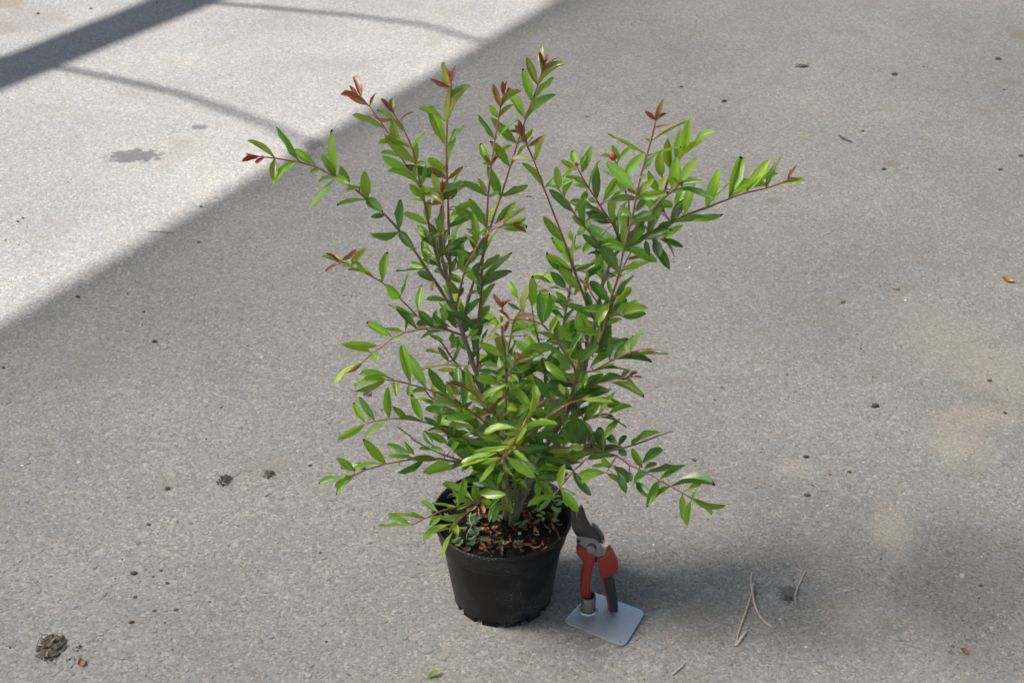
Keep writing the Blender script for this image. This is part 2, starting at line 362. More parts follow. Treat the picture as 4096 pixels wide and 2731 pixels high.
# unseen board added and sized to throw the wide shadow band
HB = 1.35
lo = [ground(*p) for p in ((0, 351), (863, 0))]; up_ = [ground(*p) for p in ((0, 229), (560, 0))]
gl = lift(lo[0], HB); gd = (lo[1] - lo[0]).normalized(); gw = (up_[0] - lo[0]); gw = gw - gd * gw.dot(gd)
bmv = []
for s in (-4, 7):
    for q in (0, 1):
        for z in (0, .03): bmv.append(gl + gd * s + gw * q + Vector((0, 0, z)))
obj('shade_board', mesh('shade_board', bmv, [(0, 2, 3, 1), (4, 5, 7, 6), (0, 1, 5, 4), (2, 6, 7, 3), (1, 3, 7, 5), (0, 4, 6, 2)], False), galv, tun)
def hoop(pts, hs, r):   # pipe whose shadow falls on the ground pixels pts; it stands on a foot outside the film
    P = [lift(ground(*p), h) for p, h in zip(pts, hs)]
    P = smooth_line(P, .12)
    foot = P[0].copy(); foot.z = -.02; foot -= TN * .15
    P = [foot, foot + (P[0] - foot) * .5] + P + [P[-1] + TN * .8 + Vector((0, 0, .05)), P[-1] + TN * 1.6]
    rr = [r if p.z < TUN_H1 + .12 else max(.006, r * .36) for p in P]  # pipe thinned above the film edge to keep its shadow faint
    v, f = tube_data(P, rr, 10); obj('hoop', mesh('hoop', v, f), galv, tun)
hoop([(150, 250), (215, 265), (700, 370), (1000, 470), (1250, 580), (1500, 700), (2300, 840), (3100, 930), (4096, 1050)], [1.36, 1.38, 1.5, 1.62, 1.76, 1.93, 2.4, 2.8, 3.2], .013)
hoop([(780, 8), (870, 14), (1400, 62), (1700, 100), (1985, 183), (2300, 300), (2900, 420), (3600, 500)], [1.3, 1.35, 1.5, 1.63, 1.78, 1.95, 2.5, 2.9], .012)
hoop([(1900, -70), (2300, 10), (2700, 48), (3400, 100), (4096, 165)], [1.5, 1.8, 2.2, 2.5, 2.8], .014)

# ------------------------------------------------------------------ pot
PX, PY = -.0150, 0.0
potm = pot_material()
pot = tag(empty('plant_pot', (PX, PY, 0)), 'round black plastic nursery pot holding the leafy shrub', 'plant pot')
prof = [(.0, .006), (.070, .006), (.0775, .008), (.0805, .014), (.0955, .122), (.0965, .127), (.0965, .134)]
obj('wall', lathe('wall', prof, 72), potm, pot)
prof = [(.0968, .1272), (.0998, .1278), (.1012, .1305), (.1065, .1605), (.1098, .1625), (.1108, .1645), (.1108, .1675), (.1098, .169), (.1078, .1690), (.1066, .1675), (.1035, .150), (.099, .135)]
obj('rim', lathe('rim', prof, 96), potm, pot)
for i in range(13):
    a = i / 13 * 6.283 + .1; wd = .16
    P = []
    for (aa, rr) in ((-wd, .070), (wd, .070), (wd, .0795), (-wd, .0795)):
        for z in (0, .0095): P.append((rr * math.cos(a + aa), rr * math.sin(a + aa), z))
    me = mesh('foot', P, [(0, 2, 3, 1), (2, 4, 5, 3), (4, 6, 7, 5), (6, 0, 1, 7), (1, 3, 5, 7), (0, 6, 4, 2)], False)
    obj('foot', me, potm, pot)
SOILZ = .1515
V = []; Fs = []; nr, na = 26, 84
for i in range(nr + 1):
    r = .1022 * i / nr
    for j in range(na):
        a = 2 * math.pi * j / na; x, y = r * math.cos(a), r * math.sin(a)
        h = mnoise.fractal(Vector((x * 60, y * 60, 3)), .8, 2.1, 4) * .0055 + abs(mnoise.noise(Vector((x * 190, y * 190, 7)))) * .004
        V.append((x, y, SOILZ + h - .004 * (r / .1022) ** 3))
for i in range(nr):
    for j in range(na):
        j2 = (j + 1) % na; Fs.append((i * na + j, i * na + j2, (i + 1) * na + j2, (i + 1) * na + j))
t = NT('potting_soil'); tc = t.n('TexCoord').outputs['Object']
vo = t.n('TexVoronoi', feature='F1'); t.t.links.new(tc, vo.inputs['Vector']); vo.inputs['Scale'].default_value = 160
wh = t.math('LESS_THAN', vo.outputs[0], .10)
c = t.mix(t.noise(120, 4, .7, tc).outputs[0], (.003, .0024, .002), (.016, .011, .008))
gz = t.noise(18, 3, .6, tc); gmr = t.n('MapRange'); t.set(gmr.inputs[0], gz.outputs[0]); gmr.inputs[1].default_value = .55; gmr.inputs[2].default_value = .7
c = t.mix(t.math('MULTIPLY', gmr.outputs[0], .5), c, (.03, .05, .012)); c = t.mix(t.math('MULTIPLY', wh, .6), c, (.5, .45, .38))
so_ = obj('soil', mesh('soil', V, Fs), t.p(Base_Color=c, Roughness=.95, Specular_IOR_Level=.15, Normal=t.bump(t.noise(500, 4, .7, tc).outputs[0], 1, .002)), pot)
def soilpt(c, x, y, dz=0):
    return ground(*px(c, (x, y))[0], SOILZ + dz)

# ------------------------------------------------------------------ leaves: shared meshes
WP = [(0, .05), (.11, .37), (.30, .87), (.54, 1.0), (.77, .82), (.92, .48), (1, .08)]
def leaf_mesh(arch, fold, wave, twist, side, wprof=WP, name='leaf'):
    V = []; Fq = []; UV = []
    for i, (v_, w_) in enumerate(wprof):
        for j in range(5):
            s = (j - 2) / 2
            x = s * w_ * .5; z = fold * abs(x) + arch * 4 * v_ * (1 - v_) + wave * (abs(s) ** 2) * math.sin(v_ * 14 + (0 if s < 0 else 1.7)) * .5
            tw = twist * (v_ - .1)
            x2 = x * math.cos(tw) - z * math.sin(tw) * .0; z2 = z + x * math.sin(tw) * .5
            V.append((x2 + side * 4 * v_ * (1 - v_), v_, z2)); UV.append((.5 + s * .5, v_))
    for i in range(len(wprof) - 1):
        for j in range(4): Fq.append((i * 5 + j, i * 5 + j + 1, (i + 1) * 5 + j + 1, (i + 1) * 5 + j))
    me = mesh(name, V, Fq)
    ul = me.uv_layers.new(name='UVMap')
    for lp in me.loops: ul.data[lp.index].uv = UV[lp.vertex_index]
    return me
variants = []
for i in range(9):
    variants.append((random.uniform(-.03, .10), random.uniform(.10, .4), random.uniform(.02, .09), random.uniform(-.9, .9), random.uniform(-.05, .05)))
MLEAF = {
    'g': leaf_material('leaf_green', (.18, .32, .020), (.15, .17, .03), (.2, .33, .07), .38, .27, .25, .2),
    'd': leaf_material('leaf_dark', (.088, .19, .018), (.05, .10, .02), (.13, .25, .06), .30, .26, .45, .3),
    'l': leaf_material('leaf_lime', (.26, .41, .028), (.22, .24, .03), (.3, .42, .08), .44, .32, 0, .1),
    'o': leaf_material('leaf_olive', (.22, .26, .035), (.2, .1, .03), (.27, .27, .08), .34, .27),
    'b': leaf_material('leaf_bronze', (.25, .115, .030), (.22, .05, .02), (.3, .2, .08), .34, .38),
    'r': leaf_material('leaf_red', (.27, .036, .014), (.12, .015, .01), (.25, .05, .03), .34, .34),
    'y': leaf_material('leaf_yellow', (.40, .33, .03), (.2, .09, .02), (.4, .35, .1), .3, .45, .6),
}
LM = {k_: [leaf_mesh(*v_) for v_ in variants] for k_ in MLEAF}
for k_, l in LM.items():
    for me in l: me.materials.append(MLEAF[k_])
STEMM = stem_material()

# ------------------------------------------------------------------ the shrub, traced
# shoots: (key, parent, depth step at the tip (m, + away), radius base, radius tip (mm), age base, age tip, points base first)
def R(l): return l[::-1]
SH = [
 ('T1', None, .05, 5.4, 2.4, 0, .25, px('I', (1190, 775), (1182, 600), (1175, 450)) + px('S', (1995, 1900), (1960, 1720)) + px('K', (900, 450), (820, 250)) + px('J', (850, 1470), (800, 1330), (760, 1200), (700, 1020), (650, 870), (600, 720), (560, 600), (520, 480), (470, 250), (430, 60)) + px('D', (1270, 740), (1240, 480), (1205, 385))),
 ('T2', None, .06, 5.4, 2.2, 0, .3, px('I', (1285, 775), (1330, 640), (1390, 480)) + px('S', (2120, 1920), (2180, 1790), (2250, 1680), (2280, 1620)) + px('E', (800, 1560), (850, 1350), (890, 1180), (920, 1030), (950, 880), (990, 690), (1030, 560), (1100, 420), (1160, 340), (1260, 230)) + px('C', (760, 1120), (870, 1000), (920, 950), (1000, 880), (1080, 808))),
 ('T3', None, -.03, 3.2, 1.7, .1, .45, px('I', (1235, 770), (1240, 600)) + px('S', (2030, 1960), (2020, 1860)) + px('K', (1150, 1000), (1160, 750), (1170, 480), (1180, 200)) + px('J', (1255, 1510), (1240, 1250), (1210, 990), (1195, 720), (1208, 610))),
 ('T4', None, .10, 3.0, 1.6, .1, .35, px('I', (1270, 760), (1300, 500)) + px('S', (2070, 1850), (2040, 1650)) + px('J', (1260, 1450), (1260, 1350), (1290, 1130), (1330, 950), (1340, 800))),
 ('T5', None, .16, 3.2, 1.6, .15, .4, px('I', (1300, 750), (1380, 500)) + px('S', (2130, 1800), (2175, 1560)) + px('J', (1820, 1510), (1880, 1380), (1930, 1260), (2025, 880), (2040, 760), (2060, 640), (2110, 400)) + px('E', (690, 560), (700, 280))),
 ('S1', 'T1', -.03, 3.0, 1.2, .4, 1, px('D', (1365, 1185), (1320, 1130), (1210, 950), (1130, 840), (1060, 725), (1010, 655), (890, 500), (740, 335), (600, 220), (465, 105), (320, 15)) + px('A', (960, 1295), (880, 1250), (710, 1200), (600, 1185), (480, 1165), (340, 1150))),
 ('S3', 'T1', -.02, 2.8, 1.2, .4, .95, px('D', (1318, 960), (1270, 880), (1210, 670), (1170, 520), (1140, 380), (1105, 180), (1085, 100)) + px('A', (1840, 1220), (1810, 1080), (1730, 900), (1630, 740))),
 ('S2', 'S3', .06, 2.4, 1.1, .6, .95, px('D', (1165, 500), (1120, 250), (1085, 130)) + px('A', (1830, 1365), (1720, 1190), (1600, 960), (1555, 890), (1480, 780), (1395, 665), (1310, 590))),
 ('S4', 'T1', .02, 2.8, 1.2, .45, .97, px('D', (1335, 1000), (1345, 880), (1340, 700), (1330, 400), (1325, 170)) + px('B', (460, 1480), (450, 1250), (445, 1050), (455, 840), (490, 590), (495, 480), (480, 400))),
 ('S4b', 'S4', -.05, 2.2, 1.1, .55, 1, px('D', (1335, 780), (1295, 690), (1290, 500), (1280, 250), (1275, 110))),
 ('S5', 'T1', -.08, 2.6, 1.0, .45, .97, px('J', (580, 620), (620, 460), (660, 270), (710, 80)) + px('D', (1500, 790), (1560, 690), (1620, 590), (1740, 480), (1850, 440), (1900, 445))),
 ('S6', 'T1', .06, 2.8, 1.2, .45, .97, px('J', (670, 890), (700, 720), (750, 500), (800, 330), (850, 160), (920, 0)) + px('D', (1640, 720), (1670, 470), (1685, 198)) + px('B', (880, 1240), (900, 1100), (935, 880), (970, 680), (1000, 560))),
 ('S7', 'T1', .10, 2.8, 1.2, .4, .95, px('K', (840, 330)) + px('J', (870, 1450), (880, 1350), (875, 1100), (885, 850), (890, 740), (905, 600), (925, 330), (935, 60)) + px('D', (1650, 680), (1690, 520), (1750, 330), (1797, 198)) + px('B', (1060, 1260), (1130, 1030), (1205, 810), (1270, 620), (1330, 470), (1370, 330), (1390, 260))),
 ('S8', 'T2', -.06, 2.7, 1.1, .45, 1, px('E', (915, 1040), (890, 1000), (815, 820), (715, 560), (625, 290), (530, 40)) + px('B', (1430, 1560), (1390, 1460), (1300, 1210), (1230, 1050), (1190, 960))),
 ('S10', 'T2', -.05, 3.0, 1.2, .4, .97, px('E', (845, 1400), (860, 1380), (950, 1290), (1010, 1100), (1060, 870), (1130, 650), (1200, 340), (1240, 180)) + px('C', (690, 1090), (720, 920), (760, 740), (800, 600), (845, 450), (870, 340), (885, 280))),
 ('S12', 'T2', .04, 2.6, 1.1, .4, .95, px('C', (640, 1330), (720, 1270), (820, 1220), (920, 1170), (1010, 1130), (1130, 1070), (1310, 1005), (1490, 935), (1640, 880), (1810, 845), (1930, 800), (1990, 775))),
 ('S12b', 'S12', .02, 1.6, 1.0, .7, .9, px('C', (820, 1225), (870, 1270), (945, 1268))),
 ('S11b', 'T2', .08, 2.2, 1.2, .4, .6, px('C', (900, 970), (960, 860), (1000, 740), (1060, 630), (1110, 560))),
 ('S13', 'T2', .03, 1.8, 1.0, .8, .95, px('E', (1040, 560), (1150, 630), (1190, 530), (1225, 450), (1270, 370))),
 ('S14', 'T2', .0, 2.2, 1.1, .45, .9, px('C', (650, 1235), (660, 960), (640, 900), (610, 760), (560, 640), (535, 590))),
 ('S15', 'T2', -.03, 2.2, 1.0, .45, .9, px('C', (590, 1330), (570, 1250), (530, 1150), (450, 1040), (390, 940), (330, 850), (265, 745), (225, 660))),
 ('S16', 'T2', -.08, 2.2, 1.0, .5, .9, px('E', (1060, 480), (960, 310), (900, 240), (820, 140), (710, 0)) + px('C', (120, 930), (75, 850))),
 ('S17', 'T2', -.05, 2.2, 1.0, .5, .95, px('E', (805, 1540), (900, 1530), (1000, 1470), (1100, 1420), (1200, 1370), (1260, 1340), (1350, 1330))),
 ('S17b', 'T2', -.02, 2.0, 1.0, .5, .95, px('G', (870, 330), (950, 260), (1060, 205), (1190, 165), (1310, 140), (1420, 125))),
 ('S17c', 'T2', -.06, 2.0, 1.0, .5, .9, px('G', (820, 480), (890, 540), (980, 515), (1110, 485), (1190, 470))),
 ('S19', 'T2', -.16, 2.6, 1.0, .35, 1, px('S', (2262, 1650)) + px('J', (2190, 1500), (2090, 1290), (1980, 1100), (1850, 940), (1740, 830), (1640, 790), (1520, 765), (1350, 770), (1295, 775))),
 ('S20', 'T1', -.05, 2.4, 1.0, .5, .97, px('K', (1000, 1000), (900, 900), (780, 800), (640, 690), (470, 580), (220, 430)) + px('F', (1130, 480), (1090, 440))),
 ('S20a', 'T1', .05, 2.4, 1.0, .5, .97, px('K', (880, 430)) + px('J', (560, 1320), (500, 1240), (380, 1060), (250, 980), (90, 730)) + px('D', (1060, 1270), (890, 1100), (740, 965), (590, 880), (460, 820), (350, 795))),
 ('S21', 'T1', -.02, 2.2, .9, .5, .98, px('D', (1440, 1430), (1330, 1390), (1200, 1365), (1050, 1385), (940, 1410), (830, 1460), (730, 1540)) + px('F', (645, 140), (560, 220), (490, 300))),
 ('S22', 'T3', -.10, 2.4, 1.0, .45, .97, px('K', (1140, 960), (1000, 840), (820, 680), (660, 570), (430, 440), (180, 330), (0, 285)) + px('F', (990, 415), (850, 385), (770, 375))),
 ('S23', 'T1', -.06, 2.4, 1.0, .4, .95, px('S', (1985, 1850)) + px('K', (900, 1100), (700, 980), (460, 850), (330, 790), (130, 740)) + px('F', (1100, 750), (950, 730), (800, 725), (670, 745), (590, 768))),
 ('S24', 'T1', -.05, 2.2, 1.0, .2, .1, px('S', (1990, 1880)) + px('K', (700, 1230), (600, 1220), (430, 1170), (240, 1090), (0, 960)) + px('F', (1000, 890), (870, 795))),
 ('S25', 'T1', -.12, 2.4, 1.0, .4, .9, px('S', (2005, 1930)) + px('K', (700, 1260), (520, 1240), (300, 1190)) + px('F', (1240, 1090), (1040, 1085), (900, 1105), (770, 1130), (600, 1180), (490, 1230), (390, 1262))),
 ('S26', 'T2', -.17, 2.6, 1.0, .35, .95, px('I', (1400, 420), (1330, 300), (1180, 285), (1050, 310), (930, 370), (820, 430), (600, 500), (450, 530), (190, 605), (0, 700)) + px('H', (340, 515), (268, 555))),
 ('S26b', 'S26', -.08, 1.7, .9, .55, .7, px('I', (830, 428), (700, 530), (590, 610), (470, 740), (380, 850))),
 ('S27', 'T3', -.08, 2.6, 1.0, .4, .92, px('K', (1152, 1160), (1220, 1140), (1450, 1095), (1640, 1075), (1870, 1060), (2195, 1080)) + px('G', (1150, 800), (1270, 830), (1390, 920), (1540, 985), (1650, 1050), (1760, 1110), (1860, 1165), (1945, 1218))),
 ('S28', 'S27', .05, 2.0, 1.0, .2, .1, px('G', (1150, 800), (1320, 765), (1500, 710), (1640, 655), (1770, 615))),
 ('S29', 'S27', -.03, 1.8, 1.0, .6, .95, px('G', (1280, 835), (1240, 880), (1175, 990))),
 ('S30', 'T2', -.10, 2.0, 1.0, .5, .9, px('S', (2150, 1850)) + px('G', (760, 850), (960, 900), (880, 970), (820, 1050), (760, 1120), (700, 1190))),
 ('S31', 'T4', -.32, 2.4, 1.1, .55, 1, px('K', (1270, 620), (1800, 500), (1720, 455), (1600, 510), (1530, 570), (1440, 690), (1370, 820), (1300, 940), (1230, 1050), (1160, 1150), (1130, 1200))),
 ('S32', 'T3', -.06, 2.2, 1.0, .5, .97, px('K', (1155, 1080), (1350, 980), (1560, 790), (1690, 680), (1850, 580), (1990, 500), (2120, 460))),
 ('S34', 'T3', -.08, 2.2, 1.0, .5, .97, px('K', (1155, 830), (1060, 690), (960, 580), (820, 440), (690, 335))),
 ('S34b', 'S34', -.02, 1.5, .9, .7, 1, px('K', (1085, 715), (1040, 610), (1000, 500))),
 ('S35', 'T5', -.04, 2.2, 1.0, .55, .95, px('S', (2180, 1560)) + px('J', (1780, 1510), (1720, 1220), (1690, 1030), (1640, 850), (1605, 600))),
 ('S36', 'T3', .02, 1.5, .9, .75, .9, px('J', (1215, 1000), (1380, 985), (1560, 975))),
 ('S37', 'T4', .02, 1.4, .8, .1, 0, px('J', (1345, 830), (1570, 430), (1650, 310), (1750, 190), (1820, 115))),
 ('S38', 'T3', -.05, 1.6, .9, .7, 1, px('J', (1255, 1490), (1330, 1420), (1380, 1340), (1395, 1290))),
 ('S39', 'T2', -.03, 1.4, .8, .7, 1, px('E', (945, 885), (900, 810), (860, 745))),
]
# leaves: crop, (base x, base y, tip x, tip y, apparent width, kind)
LV = {
'A': [(340,1150,215,1120,32,'r'),(370,1160,180,1195,66,'r'),(385,1155,300,1205,50,'r'),(485,1165,235,1010,75,'o'),(500,1185,475,1370,88,'o'),(705,1195,500,885,95,'g'),(860,1245,685,1095,90,'g'),(695,1205,480,1425,105,'g'),(935,1268,835,1310,60,'g'),(1075,1320,1040,920,115,'g'),(1070,1330,940,1135,85,'g'),(1070,1315,985,1215,55,'b'),(1190,1420,1120,1250,110,'g'),(1065,1355,915,1395,60,'g'),(1300,1440,1180,1470,55,'g'),
 (1310,590,1250,390,58,'r'),(1290,560,1210,475,42,'r'),(1310,590,1130,555,50,'r'),(1375,660,1165,525,88,'b'),(1390,660,1445,555,40,'b'),(1525,890,1250,760,80,'o'),(1635,800,1455,775,42,'b'),(1700,1070,1625,810,110,'o'),(1645,800,1475,710,60,'g'),(1790,1075,1505,1035,45,'g'),(1815,1225,1560,955,110,'g'),(1690,1150,1520,1115,40,'l'),(1850,1345,1540,1165,110,'g'),(1870,1445,1590,1305,60,'g'),
 (1620,740,1510,600,50,'r'),(1630,740,1620,600,68,'o'),(1665,800,1815,730,40,'b'),(1730,890,1640,800,60,'g'),(1740,920,1690,915,35,'g'),(1820,1065,1930,930,30,'l'),(1845,1215,1855,1035,85,'g'),(1820,1220,1935,1215,60,'g'),(1815,1200,1835,1345,60,'g'),(1900,1430,1930,1240,32,'g'),(1600,960,1665,885,45,'o')],
'B': [(480,455,310,400,58,'r'),(485,400,455,320,48,'r'),(495,440,540,275,52,'r'),(490,575,430,260,65,'o'),(500,580,600,500,48,'o'),(470,815,670,490,105,'o'),(450,820,200,700,40,'g'),(440,1030,305,690,128,'g'),(470,1040,620,865,30,'l'),(465,1270,540,915,85,'g'),(435,1290,280,1170,90,'l'),(435,1385,275,1190,90,'g'),(475,1385,600,1250,45,'b'),(435,1380,275,1270,60,'b'),(450,1320,450,1210,45,'r'),(510,1430,605,1265,35,'g'),(500,1560,590,1390,95,'g'),
 (1000,570,990,430,50,'r'),(1005,570,1030,430,40,'r'),(1010,560,1065,495,40,'r'),(970,665,905,465,65,'b'),(985,680,1160,535,60,'o'),(940,790,860,660,80,'l'),(965,800,1090,660,60,'o'),(895,1010,755,765,75,'g'),(930,1020,1130,805,62,'g'),(880,1240,790,1040,90,'g'),(880,1230,820,1145,45,'b'),(890,1230,945,1150,40,'b'),(890,1250,1060,1060,30,'l'),(830,1530,600,1415,75,'g'),(840,1500,760,1370,60,'o'),(860,1250,800,1215,40,'g'),(870,1535,965,1490,55,'g'),
 (1390,265,1350,140,40,'r'),(1395,265,1470,135,45,'r'),(1395,262,1425,205,30,'r'),(1385,320,1345,180,36,'o'),(1390,320,1385,90,55,'o'),(1395,325,1515,205,50,'b'),(1325,455,1230,215,85,'o'),(1340,455,1585,270,75,'o'),(1270,610,1190,320,90,'g'),(1290,605,1475,405,75,'l'),(1225,810,1490,575,90,'g'),(1190,795,1045,545,75,'g'),(1130,1020,885,790,125,'g'),(1140,1000,1265,890,35,'l'),(1090,1245,1280,985,100,'g'),(1050,1250,880,1020,85,'g'),(970,1510,850,1260,115,'g'),(980,1530,1220,1445,80,'g'),(985,1500,1045,1350,45,'l'),
 (1190,965,1150,810,60,'r'),(1170,940,1070,905,40,'r'),(1205,960,1195,850,50,'r'),(1215,1035,1110,860,60,'b'),(1225,1030,1370,955,40,'b'),(1305,1205,1400,960,75,'o'),(1290,1230,1090,1180,45,'o'),(1375,1455,1185,1230,80,'g'),(1400,1450,1480,1350,30,'l')],
'C': [(885,285,800,205,42,'r'),(885,270,945,110,55,'b'),(900,270,920,210,38,'r'),(905,285,975,225,35,'b'),(880,345,980,320,35,'b'),(850,435,1130,295,46,'o'),(845,435,790,425,30,'l'),(800,560,505,405,70,'g'),(820,575,1080,510,45,'g'),(765,705,870,580,75,'g'),(740,750,800,760,60,'g'),(715,870,490,640,118,'g'),(720,890,650,850,40,'b'),(730,930,975,880,60,'g'),(735,900,860,770,80,'g'),(690,1110,885,1090,75,'g'),(690,1085,590,995,60,'g'),(695,1100,860,1040,60,'d'),(610,1320,620,1100,70,'g'),(600,1330,330,1165,138,'d'),(630,1330,790,1170,80,'g'),(640,1335,785,1270,75,'g'),(665,1340,880,1450,100,'g'),(575,1540,420,1300,120,'d'),(600,1560,820,1470,50,'l'),(520,1130,600,880,70,'g'),(580,1250,530,1060,60,'d'),(560,1120,640,960,60,'d'),
 (935,750,925,545,108,'g'),(1000,680,985,440,88,'g'),(1060,620,1095,365,88,'g'),(1130,540,1165,280,85,'l'),(1075,640,1265,475,75,'l'),(1200,490,1370,385,45,'l'),(1090,790,1220,605,108,'g'),(1020,850,1060,600,108,'l'),(900,870,830,710,90,'g'),(1000,860,1080,700,42,'g'),(880,880,965,760,72,'l'),(1060,830,1265,795,55,'d'),(1110,840,1350,940,75,'d'),(1025,870,1150,850,50,'d'),(850,1020,1015,990,80,'g'),(870,1000,780,870,70,'g'),(800,1220,930,1020,128,'d'),(750,1200,790,1100,80,'d'),(1065,825,1010,760,40,'g'),(720,1040,790,930,70,'d'),
 (1005,1120,1115,950,90,'d'),(1130,1045,1215,800,105,'g'),(1140,1085,1425,1060,55,'g'),(1010,1140,1265,1105,30,'g'),(1310,1000,1410,710,110,'l'),(1320,1000,1500,810,40,'l'),(1490,915,1590,605,105,'g'),(1505,940,1800,830,36,'l'),(1645,860,1825,620,100,'l'),(1660,860,1890,735,30,'l'),(1795,820,1930,600,75,'o'),(1810,840,2110,785,45,'l'),(1930,800,2090,765,45,'o'),(1980,765,2055,665,40,'r'),
 (930,1260,1100,1165,80,'g'),(960,1270,1100,1330,60,'d'),(940,1290,1035,1415,35,'d'),(750,1255,1000,1190,75,'d'),(880,1290,920,1415,98,'d'),(800,1280,830,1400,60,'d'),
 (540,600,435,570,45,'g'),(580,600,520,490,60,'l'),(575,600,680,500,50,'l'),(630,740,785,560,100,'g'),(505,740,450,700,35,'g'),(570,760,620,870,80,'g'),(650,950,580,880,50,'g'),
 (210,690,95,620,70,'g'),(235,660,190,545,80,'g'),(265,715,350,505,85,'g'),(255,650,300,570,45,'l'),(340,830,415,625,60,'g'),(385,930,390,670,85,'d'),(310,865,185,785,78,'g'),(310,870,120,755,55,'d'),(390,970,340,930,50,'d'),(300,1150,310,880,95,'g'),(480,1140,340,1000,100,'d'),
 (70,840,55,675,80,'g'),(80,860,200,780,42,'l'),(80,870,0,830,40,'l'),(130,930,185,800,62,'g'),(180,1055,5,870,85,'d'),(195,1050,305,890,40,'g'),(300,1165,190,1080,60,'d'),(85,850,205,690,36,'l')],
'D': [(305,45,95,295,108,'g'),(612,205,580,-20,110,'g'),(330,15,445,80,80,'g'),(580,235,345,275,75,'g'),(600,240,735,325,108,'d'),(540,115,425,140,50,'g'),(760,360,645,375,60,'d'),(900,490,905,240,90,'d'),(875,510,650,525,55,'d'),(870,515,1015,655,100,'d'),(1050,660,980,685,36,'d'),(1135,855,880,865,55,'d'),(1130,840,1005,795,70,'g'),(1220,965,1060,880,88,'d'),(1218,960,1190,1030,50,'y'),
 (1260,250,1170,140,80,'o'),(1260,240,1100,225,30,'b'),(1275,190,1275,50,40,'r'),(1310,220,1360,130,58,'b'),(1270,180,1190,0,90,'o'),(1260,175,1310,60,40,'b'),
 (1075,200,990,90,80,'g'),(1115,225,1115,105,92,'g'),(1100,245,1000,230,40,'l'),(1135,465,940,350,70,'g'),(1180,415,1170,230,88,'g'),(1180,640,1070,465,98,'d'),(1120,560,1050,480,60,'l'),(1205,660,1215,540,60,'g'),(1190,550,1280,520,35,'l'),(1205,720,1100,660,70,'g'),(1155,805,1105,590,88,'d'),(1250,790,1110,755,50,'d'),(1230,640,1290,700,50,'l'),(1250,780,1265,680,55,'g'),(1280,890,1220,850,58,'d'),(1295,700,1395,640,70,'g'),(1290,600,1370,560,50,'l'),(1330,610,1440,450,90,'d'),(1345,500,1395,430,40,'d'),(1345,370,1550,240,75,'l'),(1320,470,1450,270,50,'l'),(1290,880,1360,790,60,'g'),(1340,880,1400,740,35,'d'),(1330,900,1460,970,60,'g'),(1260,540,1255,350,70,'g'),(1240,560,1170,440,70,'d'),(1300,420,1270,280,60,'d'),
 (1470,830,1450,610,90,'d'),(1510,760,1400,680,45,'g'),(1490,850,1560,690,70,'d'),(1530,880,1610,790,55,'d'),(1660,730,1530,560,80,'d'),(1600,870,1780,730,70,'g'),(1670,720,1780,510,90,'l'),(1575,630,1475,545,40,'g'),(1580,630,1550,360,80,'g'),(1650,480,1520,230,90,'g'),(1690,430,1560,300,50,'d'),(1680,490,1820,230,65,'l'),(1750,440,1920,260,90,'g'),(1740,480,1600,540,45,'g'),(1800,460,2010,390,40,'l'),(1820,430,2010,310,60,'o'),(1790,480,1890,450,50,'b'),(1890,445,1975,435,38,'r'),(1895,460,2020,510,50,'b'),(1620,600,1500,490,45,'g'),(1640,690,1540,690,50,'g'),(1610,920,1540,860,50,'g'),(1570,900,1620,980,60,'d'),
 (340,795,235,710,30,'r'),(340,795,235,855,42,'b'),(370,765,495,670,35,'b'),(455,815,215,740,52,'o'),(480,805,590,665,75,'o'),(590,860,490,755,50,'l'),(680,935,450,860,42,'g'),(480,840,385,830,30,'g'),(745,960,785,715,90,'g'),(750,975,700,940,30,'g'),(890,1090,780,980,98,'g'),(890,1090,960,890,30,'g'),(1060,1220,1090,1000,88,'g'),(1040,1250,800,1170,55,'g'),(1040,1365,870,1190,90,'d'),(1080,1290,1000,1260,60,'g'),(940,1410,935,1210,22,'g'),
 (825,1455,615,1330,95,'g'),(920,1410,780,1380,50,'g'),(830,1460,920,1475,40,'l'),(1130,1330,1040,1380,45,'l')],
'E': [(605,275,430,55,98,'g'),(720,530,740,230,90,'g'),(700,540,470,390,60,'d'),(695,540,525,490,50,'g'),(785,775,585,540,110,'g'),(825,790,840,520,50,'g'),(730,550,900,490,36,'d'),(880,990,655,910,60,'d'),(885,960,845,780,90,'d'),(895,1190,760,970,90,'g'),(720,800,770,700,50,'d'),
 (1055,860,885,680,118,'d'),(1000,560,935,370,98,'d'),(980,400,860,400,50,'d'),(850,745,770,640,42,'r'),(855,735,850,680,24,'r'),(875,745,890,738,26,'r'),(1010,650,930,580,70,'g'),(1020,655,1130,570,90,'d'),(1130,810,1215,680,70,'d'),(1110,820,1280,630,80,'g'),(1050,800,1040,660,48,'l'),(1050,1040,1310,870,70,'l'),(1035,1090,1170,1030,60,'g'),(960,1330,1025,1000,70,'d'),(1030,1010,1110,820,80,'d'),(960,1040,980,870,70,'g'),(960,1340,1215,1220,70,'d'),(1055,1430,1060,1170,55,'d'),(1225,440,1360,420,40,'b'),(1165,610,1430,490,70,'l'),(870,1270,830,1150,80,'d'),(900,1400,850,1230,90,'d'),(980,1180,1010,1000,60,'d'),
 (1075,1420,1230,1260,88,'g'),(1210,1360,1280,1200,78,'g'),(1260,1345,1390,1130,80,'g'),(1255,1375,1595,1370,60,'g'),(1110,1435,1440,1450,65,'d'),(1340,1330,1520,1330,42,'b'),(890,1540,1085,1470,40,'g'),(930,1530,1215,1525,70,'d'),
 (635,720,495,580,98,'d'),(640,740,330,630,55,'l'),(690,560,450,440,70,'l'),(690,520,600,400,60,'g'),(660,600,520,520,60,'l'),(700,430,640,320,60,'g'),(700,400,780,330,60,'g'),(690,560,780,520,50,'d'),(700,300,680,180,60,'l'),(640,860,540,770,60,'g')],
